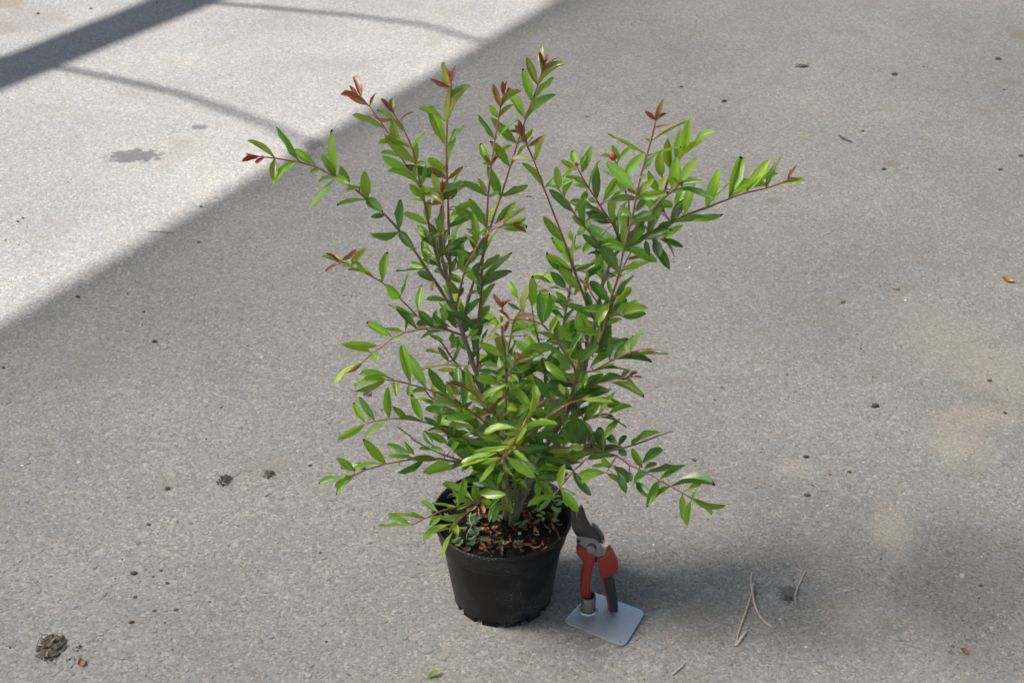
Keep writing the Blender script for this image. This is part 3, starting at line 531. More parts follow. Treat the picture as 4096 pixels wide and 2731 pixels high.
'F': [(700,70,405,60,68,'l'),(640,130,435,85,60,'g'),(650,150,690,215,72,'l'),(550,225,410,310,36,'b'),(540,235,330,415,30,'l'),
 (840,375,555,330,30,'g'),(765,380,580,370,75,'l'),(770,385,500,470,70,'l'),(740,390,505,435,45,'l'),(870,400,870,525,70,'l'),(975,420,975,520,68,'g'),(990,395,915,90,100,'g'),(1135,440,980,170,110,'g'),(1130,480,1005,490,65,'g'),
 (590,765,490,595,70,'g'),(670,730,540,540,75,'g'),(600,770,355,900,70,'g'),(795,740,595,885,80,'g'),(800,705,790,460,85,'g'),(945,720,880,630,70,'g'),(940,720,835,620,55,'d'),(1100,755,900,735,26,'d'),
 (480,1190,335,1085,88,'g'),(590,1165,380,1170,40,'d'),(600,1170,510,1135,60,'g'),(770,1140,500,1195,45,'g'),(770,1110,580,920,100,'g'),(500,1240,340,1400,100,'g'),(410,1250,185,1305,60,'g'),(380,1265,320,1335,50,'l'),(430,1225,385,1240,40,'l'),(1020,1080,790,1075,50,'g'),(980,1035,790,965,80,'g'),(930,1100,905,1150,36,'l'),(1110,1115,890,1200,60,'d'),(1025,1050,945,940,60,'g')],
'J': [(470,545,200,500,78,'d'),(590,580,455,530,60,'d'),(430,850,440,590,108,'d'),(580,880,500,670,108,'d'),(240,850,320,640,60,'g'),(300,870,90,660,140,'d'),(420,860,280,700,90,'d'),(400,920,140,1015,80,'d'),(620,940,745,890,70,'d'),(470,870,330,885,40,'d'),(540,1150,555,960,125,'d'),(600,1160,600,1000,90,'g'),(430,1060,260,990,70,'g'),
 (720,710,900,500,108,'d'),(920,650,1110,310,118,'g'),(700,770,660,550,108,'g'),(840,930,720,720,108,'g'),(720,830,880,765,70,'g'),(905,1115,960,710,142,'d'),(920,1120,1010,910,70,'d'),(990,850,1120,740,50,'g'),(890,300,1000,270,60,'d'),(920,320,1135,80,35,'g'),(740,430,890,390,70,'g'),(650,430,690,340,88,'d'),(610,410,500,250,118,'d'),(650,290,480,190,70,'g'),(910,300,770,160,88,'g'),(700,130,800,120,60,'g'),
 (1200,640,1090,430,80,'b'),(1210,600,1218,510,30,'r'),(1220,610,1315,510,36,'r'),(1300,770,1160,650,50,'r'),(1300,780,1240,920,60,'r'),(1290,770,1050,980,75,'o'),(1340,765,1630,730,75,'b'),(1370,740,1080,670,70,'o'),(1350,740,1420,650,35,'l'),
 (1490,690,1545,335,138,'o'),(1430,500,1310,270,108,'l'),(1600,590,1610,200,98,'g'),(1420,640,1290,550,60,'d'),(1610,760,1890,570,90,'l'),(1630,780,1850,680,60,'l'),(1310,930,1460,770,118,'l'),(1350,960,1560,850,98,'g'),(1740,830,1710,430,138,'d'),(1760,800,1830,430,80,'g'),(1740,860,1540,870,35,'d'),(1870,960,1970,720,100,'g'),(1980,1080,1930,740,128,'d'),(2000,1070,2190,940,45,'d'),(2030,740,1840,610,90,'d'),(2040,860,2180,640,80,'d'),(2060,860,2275,820,70,'d'),(2060,350,1880,140,138,'d'),(1990,360,1840,350,55,'g'),(2080,560,1930,540,70,'d'),(1830,390,1670,400,70,'l'),(1850,280,1620,200,70,'l'),(2090,1290,1610,1170,108,'d'),(1980,1110,1870,1100,42,'d'),(2120,1250,2310,960,80,'d'),(1750,1490,1500,1240,118,'d'),(1780,1500,1870,1230,90,'d'),(1690,980,1900,1060,50,'g'),(1530,970,1600,1125,118,'l'),(1230,1280,1120,960,138,'o'),(1190,985,940,1040,60,'o'),(1250,1290,1410,1275,45,'l'),(1340,1470,1310,1240,80,'l'),(1380,1340,1410,1200,50,'r'),(1380,1360,1570,1280,70,'b'),(1320,1500,1600,1370,80,'g'),(1180,1330,1050,1220,60,'l'),(890,1360,1080,1240,60,'d'),(890,1410,970,1355,50,'d'),(750,1380,930,1150,108,'d'),(850,1470,1100,1460,70,'d'),
 (490,1330,350,1150,80,'d'),(430,1380,90,1460,80,'o'),(730,1390,430,1380,80,'g'),(600,1450,360,1450,70,'y'),(590,1320,650,1150,90,'d'),(370,1220,190,1190,42,'g'),(1320,1000,1365,1040,70,'g'),(2110,1440,1960,1230,150,'d'),(1990,1480,1920,1150,110,'d')],
'K': [(420,380,215,90,145,'d'),(310,470,270,230,80,'l'),(470,480,430,250,80,'g'),(440,410,310,380,50,'g'),(650,580,290,510,98,'d'),(320,490,0,455,50,'l'),(290,520,120,455,70,'g'),(330,770,160,690,80,'d'),(340,780,375,560,80,'d'),(130,700,0,420,125,'g'),(640,700,245,630,80,'g'),(760,780,460,700,70,'g'),(490,940,520,720,108,'g'),(640,660,640,390,118,'d'),(700,560,690,400,108,'d'),(830,800,690,620,118,'g'),(780,380,690,80,118,'o'),(880,470,790,290,108,'o'),(690,340,435,280,70,'b'),(690,330,480,245,50,'b'),(700,350,570,370,50,'o'),(900,630,780,560,70,'g'),(1030,630,830,690,60,'b'),(1000,590,880,480,50,'l'),(1060,560,1170,440,58,'b'),(1030,600,990,445,26,'b'),(820,300,940,180,118,'d'),(900,390,1030,230,60,'d'),(1160,200,980,115,70,'d'),(1190,360,1190,265,98,'l'),(1140,400,1100,260,70,'g'),(1220,450,1420,260,80,'l'),(1200,220,1290,230,48,'l'),(1220,170,1500,25,80,'g'),(1100,690,1230,610,50,'l'),(1220,700,1295,640,80,'l'),(1210,780,1215,620,60,'g'),(1190,590,1250,520,58,'l'),(1510,580,1170,450,70,'d'),(1440,660,1520,295,45,'l'),(1550,540,1740,405,50,'l'),(1830,500,1720,370,80,'g'),(1630,530,1870,515,60,'g'),(1700,460,1540,190,128,'d'),(1700,630,1660,470,80,'d'),(1690,690,1860,660,98,'g'),(1310,830,925,890,62,'l'),(1380,820,1780,780,42,'l'),(1440,780,1310,990,108,'l'),(1300,900,1160,890,50,'l'),(1280,960,1160,1010,90,'l'),(1250,1010,1425,1095,50,'b'),(1220,1020,930,1190,80,'l'),(1150,1070,790,1130,70,'l'),(1080,1120,640,1260,70,'l'),(1130,1180,880,1260,80,'l'),(1000,1200,630,1310,60,'l'),(1150,1190,1060,1290,60,'o'),(1160,1150,1520,1410,108,'l'),(1140,1210,1270,1410,70,'o'),(1050,1240,850,1490,108,'l'),(1250,1090,1435,1230,80,'g'),(1620,1100,1480,1340,145,'d'),(1610,1040,1600,870,108,'d'),(1850,1040,1680,920,80,'d'),(1870,1050,2070,880,90,'g'),(1960,1060,2195,880,60,'g'),(2110,1030,2010,640,155,'d'),(2195,900,2110,720,80,'d'),(440,1010,190,890,108,'g'),(270,1050,150,870,118,'d'),(450,850,215,860,45,'d'),(490,1090,580,1010,108,'g'),(400,1100,240,1070,60,'g'),(240,1090,90,1080,70,'g'),(500,1130,640,1100,50,'g'),(910,1060,700,1010,80,'d'),(1140,1030,860,1010,60,'g'),(630,940,830,850,60,'g'),(640,940,500,940,42,'l'),(930,830,710,840,42,'d'),(330,1220,15,1210,98,'d'),(520,1255,230,1360,90,'g'),(740,1330,470,1350,32,'d'),(640,1260,500,1300,70,'d'),(700,1240,850,1340,90,'d'),(1100,1340,1110,1560,70,'d'),(1000,1400,980,1540,60,'d'),(1560,1400,1470,1520,140,'d'),(1560,1460,1880,1400,60,'d'),(2020,1350,1640,1220,98,'d'),(1880,1400,1560,1350,60,'d'),(1900,1460,1560,1450,90,'d'),(2030,1370,2130,1560,98,'d')],
'G': [(1500,940,1410,775,80,'g'),(1500,900,1665,785,105,'d'),(1515,950,1620,910,60,'d'),(1560,975,1860,930,80,'d'),(1665,1035,1850,940,80,'g'),(1540,985,1430,1080,105,'g'),(1650,1060,1550,1280,90,'g'),(1760,1120,1590,1235,80,'g'),(1780,1100,2125,1105,55,'d'),(1870,1150,2050,1070,50,'g'),(1865,1175,1860,1390,85,'g'),(1945,1235,1910,1445,65,'l'),(1940,1220,1990,1150,50,'g'),(1960,1215,2230,1265,50,'g'),(1955,1235,2110,1355,42,'l'),(1440,1070,1565,1200,98,'d'),(1280,980,1350,1155,90,'d'),(1380,980,1400,1060,70,'d'),
 (1430,760,1640,640,50,'g'),(1285,750,1350,660,60,'d'),(1420,740,1440,680,50,'d'),(1180,970,940,1010,60,'g'),(1165,990,960,1090,60,'g'),(1180,1000,1290,1065,70,'g'),(1190,910,1150,840,98,'g'),(1240,920,1370,1050,108,'d'),(1190,950,1060,930,50,'g'),
 (890,995,1030,1175,75,'d'),(760,1060,560,1040,80,'d'),(780,1130,910,1320,95,'g'),(700,1180,490,1280,70,'g'),(700,1180,565,1320,50,'g'),(800,1190,825,1285,60,'g'),(860,1160,915,1195,35,'g'),(560,1040,570,1180,70,'g'),(610,1060,640,1185,50,'g'),(770,970,555,970,42,'d'),
 (1060,650,945,515,90,'d'),(1130,780,1120,595,108,'d'),(1040,770,1080,640,60,'d'),(1280,730,1170,640,80,'d'),(1270,850,1030,870,60,'d'),(870,960,620,870,80,'d'),(1250,830,1100,830,60,'d'),(1330,790,1180,760,70,'d'),(1360,840,1300,780,80,'d'),
 (890,320,1090,150,88,'l'),(985,330,1215,355,68,'l'),(960,330,1040,290,30,'b'),(975,505,1110,380,90,'g'),(1105,470,1270,260,90,'g'),(1185,465,1390,400,80,'g'),(985,515,1225,485,42,'d'),(1110,490,1335,580,65,'d'),(900,500,1040,390,98,'d'),(1190,150,1260,100,70,'g'),(1310,130,1380,65,60,'o'),(1220,180,1490,305,55,'g'),(1090,200,1320,160,26,'g'),(1370,125,1450,90,40,'b'),(1400,130,1495,135,30,'b'),(1330,150,1415,190,25,'o'),(1000,200,1160,130,50,'d'),(1010,240,1210,250,30,'d')],
'H': [(360,505,265,460,36,'g'),(355,510,110,480,32,'l'),(265,555,110,505,40,'g'),(265,555,50,560,20,'l')],
'I': [(770,450,705,215,138,'g'),(710,455,420,290,80,'g'),(700,460,275,215,98,'g'),(450,500,550,125,52,'g'),(420,530,120,480,80,'g'),(185,595,-30,440,105,'g'),(560,600,80,650,72,'l'),(240,650,70,800,115,'g'),(730,490,480,570,70,'g'),(650,580,375,870,100,'l'),(380,780,0,1010,80,'l'),(360,820,90,940,70,'l'),(400,900,265,1250,108,'l'),(480,960,440,800,115,'l'),(835,425,940,520,138,'g'),(1250,320,935,560,115,'d'),(1090,480,985,735,115,'d'),(1200,270,1400,150,60,'g'),(1040,300,1000,100,70,'d')],
}
def proj(P):
    v = P - CAM; z = v.dot(FWD); return PW / 2 + FPX * v.x / z, PH / 2 - FPX * v.dot(UP) / z, z

plant_o = Vector((PX, PY, SOILZ))
shrub = tag(empty('pomegranate_shrub', plant_o), 'leafy green shrub with red shoot tips and buds growing in the black pot', 'shrub')
SHD = {}
for (key, par, dst, rb, rt, a0, a1, pts) in SH:
    if par is None:
        y0 = {'T1': .004, 'T2': -.004, 'T3': -.012, 'T4': .014, 'T5': .02}[key] + PY
        base_r = None
    else:
        q = SHD[par]; d = np.hypot(q['px'][:, 0] - pts[0][0], q['px'][:, 1] - pts[0][1]); i = int(d.argmin())
        y0 = q['P'][i].y; pts = [tuple(q['px'][i])] + [p for p in pts if math.hypot(p[0] - q['px'][i, 0], p[1] - q['px'][i, 1]) > 6]
    seg = [0.0]
    for a, b in zip(pts, pts[1:]): seg.append(seg[-1] + math.hypot(b[0] - a[0], b[1] - a[1]))
    tot = seg[-1]
    P = [aty(p[0], p[1], y0 + dst * (s / tot) ** 1.1) for p, s in zip(pts, seg)]
    if par is None: P[0].z = min(P[0].z, SOILZ - .004)
    L = smooth_line(P, .012)
    n = len(L); tt = [i / (n - 1) for i in range(n)]
    rad = [(rb + (rt - rb) * t_ ** .8) * (.001 if par is None else .00084) for t_ in tt]
    age = [a0 + (a1 - a0) * t_ for t_ in tt]
    # knobbly nodes
    rad = [r * (1.0 + (.22 if i % 4 == 0 and 0 < i < n - 1 else 0)) for i, r in enumerate(rad)]
    SHD[key] = {'P': L, 'px': np.array([proj(p)[:2] for p in L]), 'rad': rad, 'age': age, 'extra': [], 'key': key}
keys = [s[0] for s in SH]
# ---- gather leaves
HALF = (SUN + (CAM - Vector((0, 0, .5))).normalized()).normalized()
leaves = []      # dict(matrix, kind, area, shoot)
def add_leaf(bx, by, tx, ty, wpx, kind, shoot=None, front=None):
    best = None
    for k_ in ([shoot] if shoot else keys):
        q = SHD[k_]; d = np.hypot(q['px'][:, 0] - bx, q['px'][:, 1] - by); i = int(d.argmin())
        pen = d[i] + (14 if k_ in ('T1', 'T2', 'S24', 'S28', 'S37') else 0)
        if best is None or pen < best[0]: best = (pen, k_, i, d[i])
    _, k_, i, dist = best; q = SHD[k_]; sp = q['P'][i]
    if dist < 14: B = sp.copy()
    else:
        B = aty(bx, by, sp.y + random.uniform(-.006, .006))
        q['extra'].append((sp, B))
    tx, ty = bx + (tx - bx) * 1.08, by + (ty - by) * 1.08
    depth = (B - CAM).dot(FWD); s = FPX / depth
    plen = math.hypot(tx - bx, ty - by) / s; wap = wpx / s
    Lt = max(plen * random.uniform(1.0, 1.10), wap / .42)
    dz = math.sqrt(max(0, Lt * Lt - plen * plen)) * (random.choice((-1, -1, 1)) if front is None else front)
    T = CAM + ray(tx, ty) * 1.0
    v = ray(tx, ty); T = CAM + v * ((depth + dz))       # ray has unit forward component
    ax = (T - B); Ln = ax.length; ax.normalize()
    tocam = (CAM - B).normalized(); n0 = (tocam - ax * tocam.dot(ax)).normalized()
    wap *= .88; wt = max(wap, Ln * .25); roll = math.acos(min(1, wap / wt)); roll = min(roll, 1.25)
    nh = (HALF - ax * HALF.dot(ax)).normalized(); n0 = n0.lerp(nh, random.uniform(.15, .95)).normalized()     # blades lie open to the light
    if roll < .2: roll = random.uniform(0, .2)
    c1 = Matrix.Rotation(roll, 3, ax) @ n0; c2 = Matrix.Rotation(-roll, 3, ax) @ n0
    n_ = c1 if (c1.z > c2.z) != (random.random() < .22) else c2
    xax = ax.cross(n_).normalized()
    m = Matrix((( xax.x * wt, ax.x * Ln, n_.x * Ln, B.x - plant_o.x), (xax.y * wt, ax.y * Ln, n_.y * Ln, B.y - plant_o.y), (xax.z * wt, ax.z * Ln, n_.z * Ln, B.z - plant_o.z), (0, 0, 0, 1)))
    leaves.append({'m': m, 'k': kind, 'area': plen * wap, 'shoot': k_, 'var': random.randrange(9)})
for c_, lst in LV.items():
    for (bx, by, tx, ty, w_, kd) in lst:
        (b0, t0) = px(c_, (bx, by), (tx, ty)); add_leaf(b0[0], b0[1], t0[0], t0[1], w_ / CR[c_][2], kd, 'S31' if c_ == 'K' and kd in 'lob' and 990 < bx < 1460 and 770 < by < 1260 else None)
n_traced = len(leaves)
# inner leaves that fill the dark heart of the shrub
fill = []
for k_, lo, hi, n_ in (('T1', .12, .7, 44), ('T2', .12, .55, 46), ('T3', .25, .85, 32), ('T4', .3, .97, 30), ('T5', .25, .97, 40), ('S20', 0, .6, 10), ('S22', 0, .5, 9), ('S24', 0, .5, 8), ('S35', .2, .9, 10), ('S16', .1, .7, 6), ('S15', .1, .7, 7), ('S12', .0, .4, 6), ('S4', .0, .6, 8), ('S6', .1, .6, 6), ('S3', .1, .6, 6), ('S30', .1, .6, 8), ('S25', .0, .35, 8), ('S23', .0, .4, 8), ('S27', .1, .6, 12), ('S19', .1, .5, 5), ('S10', .05, .4, 8), ('S7', .1, .5, 6), ('S32', .1, .6, 6), ('S17', 0, .4, 5), ('S17c', 0, .7, 6)):
    q = SHD[k_]; N = len(q['P'])
    for _ in range(int(n_ * 1.1)):
        i = int((lo + (hi - lo) * random.random()) * (N - 1)); bx, by = q['px'][i]
        sp = q['P'][i]; a = random.uniform(0, 6.28)
        d = Vector((math.cos(a), math.sin(a) * .9 + .25, random.uniform(-.25, .85))).normalized()
        off = random.uniform(0, .03); B = sp + d * off; T = B + d * random.uniform(.032, .052)
        bp = proj(B); tp = proj(T)
        if tp[1] > 2150 and tp[1] < 2250 and random.random() < .7: continue
        ln = math.hypot(tp[0] - bp[0], tp[1] - bp[1])
        add_leaf(bp[0], bp[1], tp[0], tp[1], max(12, min(44, ln * .36 + 10)), random.choice('dddgggl'), k_, 1 if T.y > B.y else -1)
for _ in range(90):
    k_ = random.choice(('T1', 'T2', 'T3', 'S26', 'S30', 'S25', 'T4', 'S27', 'S23'))
    bx, by = random.uniform(1850, 2260), random.uniform(1790, 1985); an = random.uniform(0, 6.28); ln = random.uniform(70, 115)
    q = SHD[k_]; d = np.hypot(q['px'][:, 0] - bx, q['px'][:, 1] - by)
    if d.min() > 90: continue
    i = int(d.argmin()); bx = q['px'][i, 0] + (bx - q['px'][i, 0]) * .5; by = q['px'][i, 1] + (by - q['px'][i, 1]) * .5
    ty = min(by + ln * math.sin(an) * .8, 2080)
    add_leaf(bx, by, bx + ln * math.cos(an), ty, random.uniform(22, 42), random.choice('ddgggl'), k_, -1)
# ---- shoot meshes
SHO = {}
for k_ in keys:
    q = SHD[k_]; v, f = [], []; ages = []
    tube_data(q['P'], q['rad'], 8, v, f); 
    for a in q['age']: ages += [a] * 8
    for (p0, p1) in q['extra']:
        n0 = len(v); mid = p0.lerp(p1, .5) + Vector((0, 0, .002)); tube_data([p0, mid, p1], [.0009, .0008, .0007], 5, v, f); ages += [.85] * (len(v) - n0)
    loc = [p - plant_o for p in v]
    me = mesh('stem' if k_[0] == 'T' else 'shoot', loc, f)
    at = me.attributes.new('age', 'FLOAT', 'POINT'); at.data.foreach_set('value', ages)
    SHO[k_] = obj('stem' if k_[0] == 'T' else 'shoot', me, STEMM, shrub)
leaves.sort(key=lambda d: -d['area'])
for i, lf in enumerate(leaves[:300]):
    o = obj('leaf', LM[lf['k']][lf['var']], None, SHO[lf['shoot']]); o.matrix_basis = lf['m']
# remaining leaves: one part
rest = leaves[300:]
V = []; Fq = []; UVs = []; MI = []; RN = []; kinds = list(MLEAF)
src = {}
for lf in rest:
    me = LM[lf['k']][lf['var']]; b = len(V); rv = random.random()
    for vt in me.vertices: V.append(lf['m'] @ vt.co); RN.append(rv)
    ul = me.uv_layers[0].data
    for p in me.polygons:
        Fq.append(tuple(b + vi for vi in p.vertices)); MI.append(kinds.index(lf['k']))
        for li in p.loop_indices: UVs.append(tuple(ul[li].uv))
me = mesh('foliage', V, Fq)
for k_ in kinds: me.materials.append(MLEAF[k_])
me.polygons.foreach_set('material_index', MI)
ul = me.uv_layers.new(name='UVMap')
for i, q in enumerate(UVs): ul.data[i].uv = q
at = me.attributes.new('rnd', 'FLOAT', 'POINT'); at.data.foreach_set('value', RN)
tag(obj('foliage', me, None, shrub), kind='stuff')
print('LEAVES', len(leaves), 'traced', n_traced)
# flower buds
def bud(c, x, y, rpx, shoot, colr, name):
    (bx, by), = px(c, (x, y)); q = SHD[shoot]; d = np.hypot(q['px'][:, 0] - bx, q['px'][:, 1] - by); sp = q['P'][int(d.argmin())]
    r = rpx / CR[c][2] / FPX * ((sp - CAM).dot(FWD)); P = aty(bx, by, sp.y - .002)
    prof = [(0, -1.25), (.3, -1.2), (.38, -1.0), (.75, -.75), (.98, -.2), (1.0, .2), (.8, .65), (.45, .9), (.3, 1.1), (.0, 1.0)]
    me = lathe(name, [(a * r, z * r) for a, z in prof], 14)
    for vt in me.vertices:
        an = math.atan2(vt.co.y, vt.co.x); vt.co.x *= 1 + .06 * math.cos(6 * an); vt.co.y *= 1 + .06 * math.cos(6 * an)
    o = obj('flower_bud', me, colr, SHO[shoot]); o.location = P - plant_o; o.rotation_euler = (random.uniform(-.4, .2), random.uniform(-.4, .4), 0)
budr = plain('bud_red', (.42, .05, .035), .35, var=.35, scale=300); budg = plain('bud_brown', (.12, .08, .03), .45, var=.4, scale=300)
bud('C', 525, 580, 31, 'S14', budr, 'bud'); bud('C', 218, 640, 17, 'S15', budg, 'bud'); bud('C', 1095, 795, 22, 'T2', budg, 'bud'); bud('C', 950, 1265, 20, 'S12b', budg, 'bud')

# ------------------------------------------------------------------ litter and weeds in the pot
dry_m = []
for nm, cc in (('dry_leaf_rust', (.32, .09, .025)), ('dry_leaf_dark', (.085, .03, .015)), ('dry_leaf_tan', (.34, .15, .06))):
    t = NT(nm); tc = t.n('TexCoord').outputs['Object']; n = t.noise(9, 4, .6, tc)
    uv = t.n('UVMap').outputs[0]; wv = t.noise(1, 2, .5, uv); mp = t.n('Mapping'); t.t.links.new(uv, mp.inputs[0]); mp.inputs['Scale'].default_value = (26, 2, 1); st = t.noise(1, 2, .5, mp.outputs[0])
    c = t.mix(st.outputs[0], tuple(x * .45 for x in cc), tuple(x * 1.5 for x in cc)); dry_m.append(t.p(Base_Color=c, Roughness=.5, Normal=t.bump(st.outputs[0], .5, .001)))
def dry_mesh(curl, cup, tw, i):
    V = []; Fq = []; UV = []; n = 9
    for a in range(n):
        v_ = a / (n - 1); w_ = max(.08, math.sin(math.pi * min(1, v_ * .92 + .06)) ** .7) * .27
        th = curl * (v_ - .3); R_ = 1 / max(.2, abs(curl))
        yy = math.sin(th) * R_; zz = (1 - math.cos(th)) * R_
        for j in range(5):
            s = (j - 2) / 2; x = s * w_ * .5; tt_ = tw * v_
            V.append((x * math.cos(tt_), yy + x * math.sin(tt_) * .4, zz + cup * s * s * w_ + x * math.sin(tt_) * .6)); UV.append((.5 + s / 2, v_))
    for a in range(n - 1):
        for j in range(4): Fq.append((a * 5 + j, a * 5 + j + 1, a * 5 + j + 6, a * 5 + j + 5))
    me = mesh('dry_leaf', V, Fq); ul = me.uv_layers.new(name='UVMap')
    for lp in me.loops: ul.data[lp.index].uv = UV[lp.vertex_index]
    zmin = min(v_.co.z for v_ in me.vertices)
    for v_ in me.vertices: v_.co.z -= zmin
    me.materials.append(dry_m[i % 3]); return me
DRYM = [dry_mesh(random.choice((2.4, 3.4, 4.6, 1.5)), random.uniform(.1, .5), random.uniform(-.9, .9), i) for i in range(9)]
dry_spots = [(1010, 840, 2.6, 0), (930, 900, .6, 0), (1010, 960, 2.0, 0), (880, 790, 1.2, 1), (850, 600, .3, 0), (800, 550, 2.8, 2), (770, 620, .4, 0), (870, 680, 1.9, 0), (905, 1130, 1.9, 2), (960, 1190, 2.2, 0), (1190, 1110, 1.6, 0), (1185, 1040, 1.5, 2), (1110, 1230, .2, 0), (1060, 1150, .3, 1), (1570, 610, 2.2, 0), (1570, 820, 2.3, 0), (1540, 780, 2.4, 1), (1880, 870, .8, 0), (1950, 800, 1.6, 1), (1800, 920, .3, 0), (1870, 740, 2.9, 1), (1620, 940, .1, 1), (1540, 1010, 1.8, 0), (1480, 1090, 1.5, 1), (1620, 1120, 1.7, 2), (1560, 1150, .4, 1), (1410, 1170, 2.0, 1), (620, 1150, 2.4, 2), (560, 1130, 1.1, 0), (780, 1210, 1.9, 2), (1700, 1080, .2, 1), (1290, 1110, .5, 1), (740, 1100, .1, 0), (1000, 1060, .7, 1), (530, 860, 1.6, 0), (820, 480, 2.5, 0), (900, 540, .5, 2), (1340, 900, .9, 1), (1430, 600, 2.0, 2), (1930, 950, .5, 0), (1460, 820, 1.1, 1), (690, 560, 2.1, 0)]
for _ in range(34):
    dry_spots.append((random.uniform(560, 1950), random.uniform(640, 1180), random.uniform(0, 3), 0))
for i, (x, y, a, ci) in enumerate(dry_spots):
    p = soilpt('I', x, y, .002)
    d = Vector((p.x - PX, p.y - PY)); 
    if d.length > .094: p.x = PX + d.x / d.length * .094; p.y = PY + d.y / d.length * .094
    me = DRYM[(i * 2 + i // 9) % 9]
    o = obj('dry_leaf', me); s = random.uniform(.013, .027); o.scale = (s * random.uniform(.7, 1.25), s, s * random.uniform(.7, 1.1)); o.location = p
    o.rotation_euler = (random.uniform(-.35, .35), random.uniform(-.35, .35), a + random.uniform(-.3, .3))
    tone = {'dry_leaf_rust': 'rust brown', 'dry_leaf_dark': 'dark brown', 'dry_leaf_tan': 'tan orange'}[me.materials[0].name]
    spot = 'against the front pot rim' if y > 1080 else 'by the right inner pot wall' if x > 1500 else 'beside the liverwort in the pot' if x < 830 else 'at the foot of the shrub stems'
    tag(o, 'curled %s dead leaf on the soil %s' % (tone, spot), 'dead leaf', '%s dead leaves %s' % (tone, spot))
lvw = plain('liverwort_green', (.075, .13, .045), .55, var=.4, scale=90)
def liverwort(c, x, y, size, n, label):
    p = soilpt(c, x, y, .004); size *= 1.25; V = []; Fq = []
    for q in range(n):
        a = random.uniform(0, 6.28); r0 = size * math.sqrt(random.random()); cx, cy = r0 * math.cos(a), r0 * math.sin(a) * .8
        lr = random.uniform(.5, .8) * size * .8; ph = random.uniform(0, 6.28); tilt = Vector((random.uniform(-.5, .5), random.uniform(-.6, .2)))
        b = len(V); V.append(Vector((cx, cy, .001)))
        m_ = 14
        for j in range(m_):
            an = 2 * math.pi * j / m_; rr = lr * (.72 + .28 * math.cos(an * 3.5 + ph) + random.uniform(-.12, .12))
            V.append(Vector((cx + rr * math.cos(an), cy + rr * math.sin(an), .002 + .25 * rr + tilt.x * rr * math.cos(an) * .6 + tilt.y * rr * math.sin(an) * .6 + random.uniform(-.0008, .0012))))
        for j in range(m_): Fq.append((b, b + 1 + j, b + 1 + (j + 1) % m_))
    o = obj('liverwort', mesh('liverwort', V, Fq), lvw); o.location = p; tag(o, label, 'liverwort')
liverwort('I', 690, 730, .013, 8, 'blue green lobed liverwort rosette beside the leftmost stem leaves in the pot')
liverwort('I', 640, 900, .012, 7, 'flat grey green liverwort patch crossed by a pale root')
liverwort('I', 360, 700, .009, 6, 'small frilly liverwort clump against the left inner wall of the pot')
liverwort('I', 460, 1050, .009, 6, 'yellowish green liverwort fringe at the front left pot rim')
liverwort('I', 760, 1040, .011, 7, 'low toothed liverwort patch in front of the dead leaves')
liverwort('I', 1110, 1060, .007, 6, 'mossy dark green tuft at the front middle of the soil')
liverwort('I', 1380, 1080, .008, 6, 'dark liverwort scrap at the front right of the soil')
liverwort('I', 820, 230, .012, 6, 'pale green moss tuft behind the stems at the back of the pot')
liverwort('I', 420, 420, .010, 6, 'dull liverwort clump below the bare left inner rim')
# fine pale roots and seedlings
rootm = plain('pale_root', (.45, .36, .27), .7)
def thread(c, pts, r, name, label, cat, m, zs):
    P = [soilpt(c, x, y, z) for (x, y), z in zip(pts, zs)]; v, f = tube_data(smooth_line(P, .004), [r] * len(smooth_line(P, .004)), 6)
    tag(obj(name, mesh(name, v, f), m), label, cat)
thread('I', [(600, 1000), (605, 930), (640, 860), (672, 800), (640, 700), (665, 610)], .0005, 'root', 'pale thread root lying over the liverwort', 'root', rootm, [.006, .010, .012, .012, .012, .006])
thread('I', [(310, 400), (360, 350), (440, 330)], .0006, 'root', 'short tan root leaning on the left inner pot wall', 'root', rootm, [.004, .010, .006])
thread('I', [(540, 270), (565, 240), (620, 235), (680, 232)], .0006, 'root', 'bent tan root at the back of the pot soil', 'root', rootm, [.003, .008, .009, .004])
thread('I', [(780, 960), (850, 960), (920, 975), (990, 1010), (1020, 1060)], .0005, 'root', 'dark curly rootlet among the rust coloured dead leaves', 'root', plain('dark_root', (.10, .06, .03), .7), [.006, .009, .009, .009, .005])
weedg = plain('weed_green', (.10, .24, .03), .5)
def seedling(x, y, h, n, label):
    p = soilpt('I', x, y, -.002); root = tag(empty('seedling', p), label, 'seedling')
    d = Vector((random.uniform(-.3, .3), random.uniform(-.3, .1), 1)).normalized()
    P = [d * (h * i / 5) + Vector((.004 * math.sin(i * .9), 0, 0)) for i in range(6)]
    v, f = tube_data(P, [.0007] * 6, 6); obj('stem', mesh('stem', v, f), weedg, root)
    for i in range(n):
        b = P[2 + i % 4]; a = random.uniform(0, 6.28); ax = Vector((math.cos(a), math.sin(a), random.uniform(.0, .6))).normalized(); nn = Vector((0, 0, 1)); nn = (nn - ax * nn.dot(ax)).normalized(); xx = ax.cross(nn)
        Ln = random.uniform(.010, .018); W_ = Ln * .5
        o = obj('leaf', SEEDM, None, root); o.matrix_basis = Matrix(((xx.x * W_, ax.x * Ln, nn.x * Ln, b.x), (xx.y * W_, ax.y * Ln, nn.y * Ln, b.y), (xx.z * W_, ax.z * Ln, nn.z * Ln, b.z), (0, 0, 0, 1)))
SEEDM = leaf_mesh(.05, .2, .02, .2, 0, name='seedling_leaf'); SEEDM.materials.append(MLEAF['g'])
seedling(1700, 800, .05, 6, 'tall thin seedling on the right side of the potting soil')
seedling(1790, 800, .045, 6, 'round leaved seedling beside the right inner pot wall')
seedling(1850, 640, .05, 6, 'wispy seedling at the right back of the pot')
seedling(1390, 880, .018, 4, 'tiny yellow green seedling next to a white pellet')
seedling(1060, 720, .02, 5, 'tiny seedling at the foot of the left stem')
seedling(1290, 620, .03, 5, 'seedling sprouting between the two woody stems')
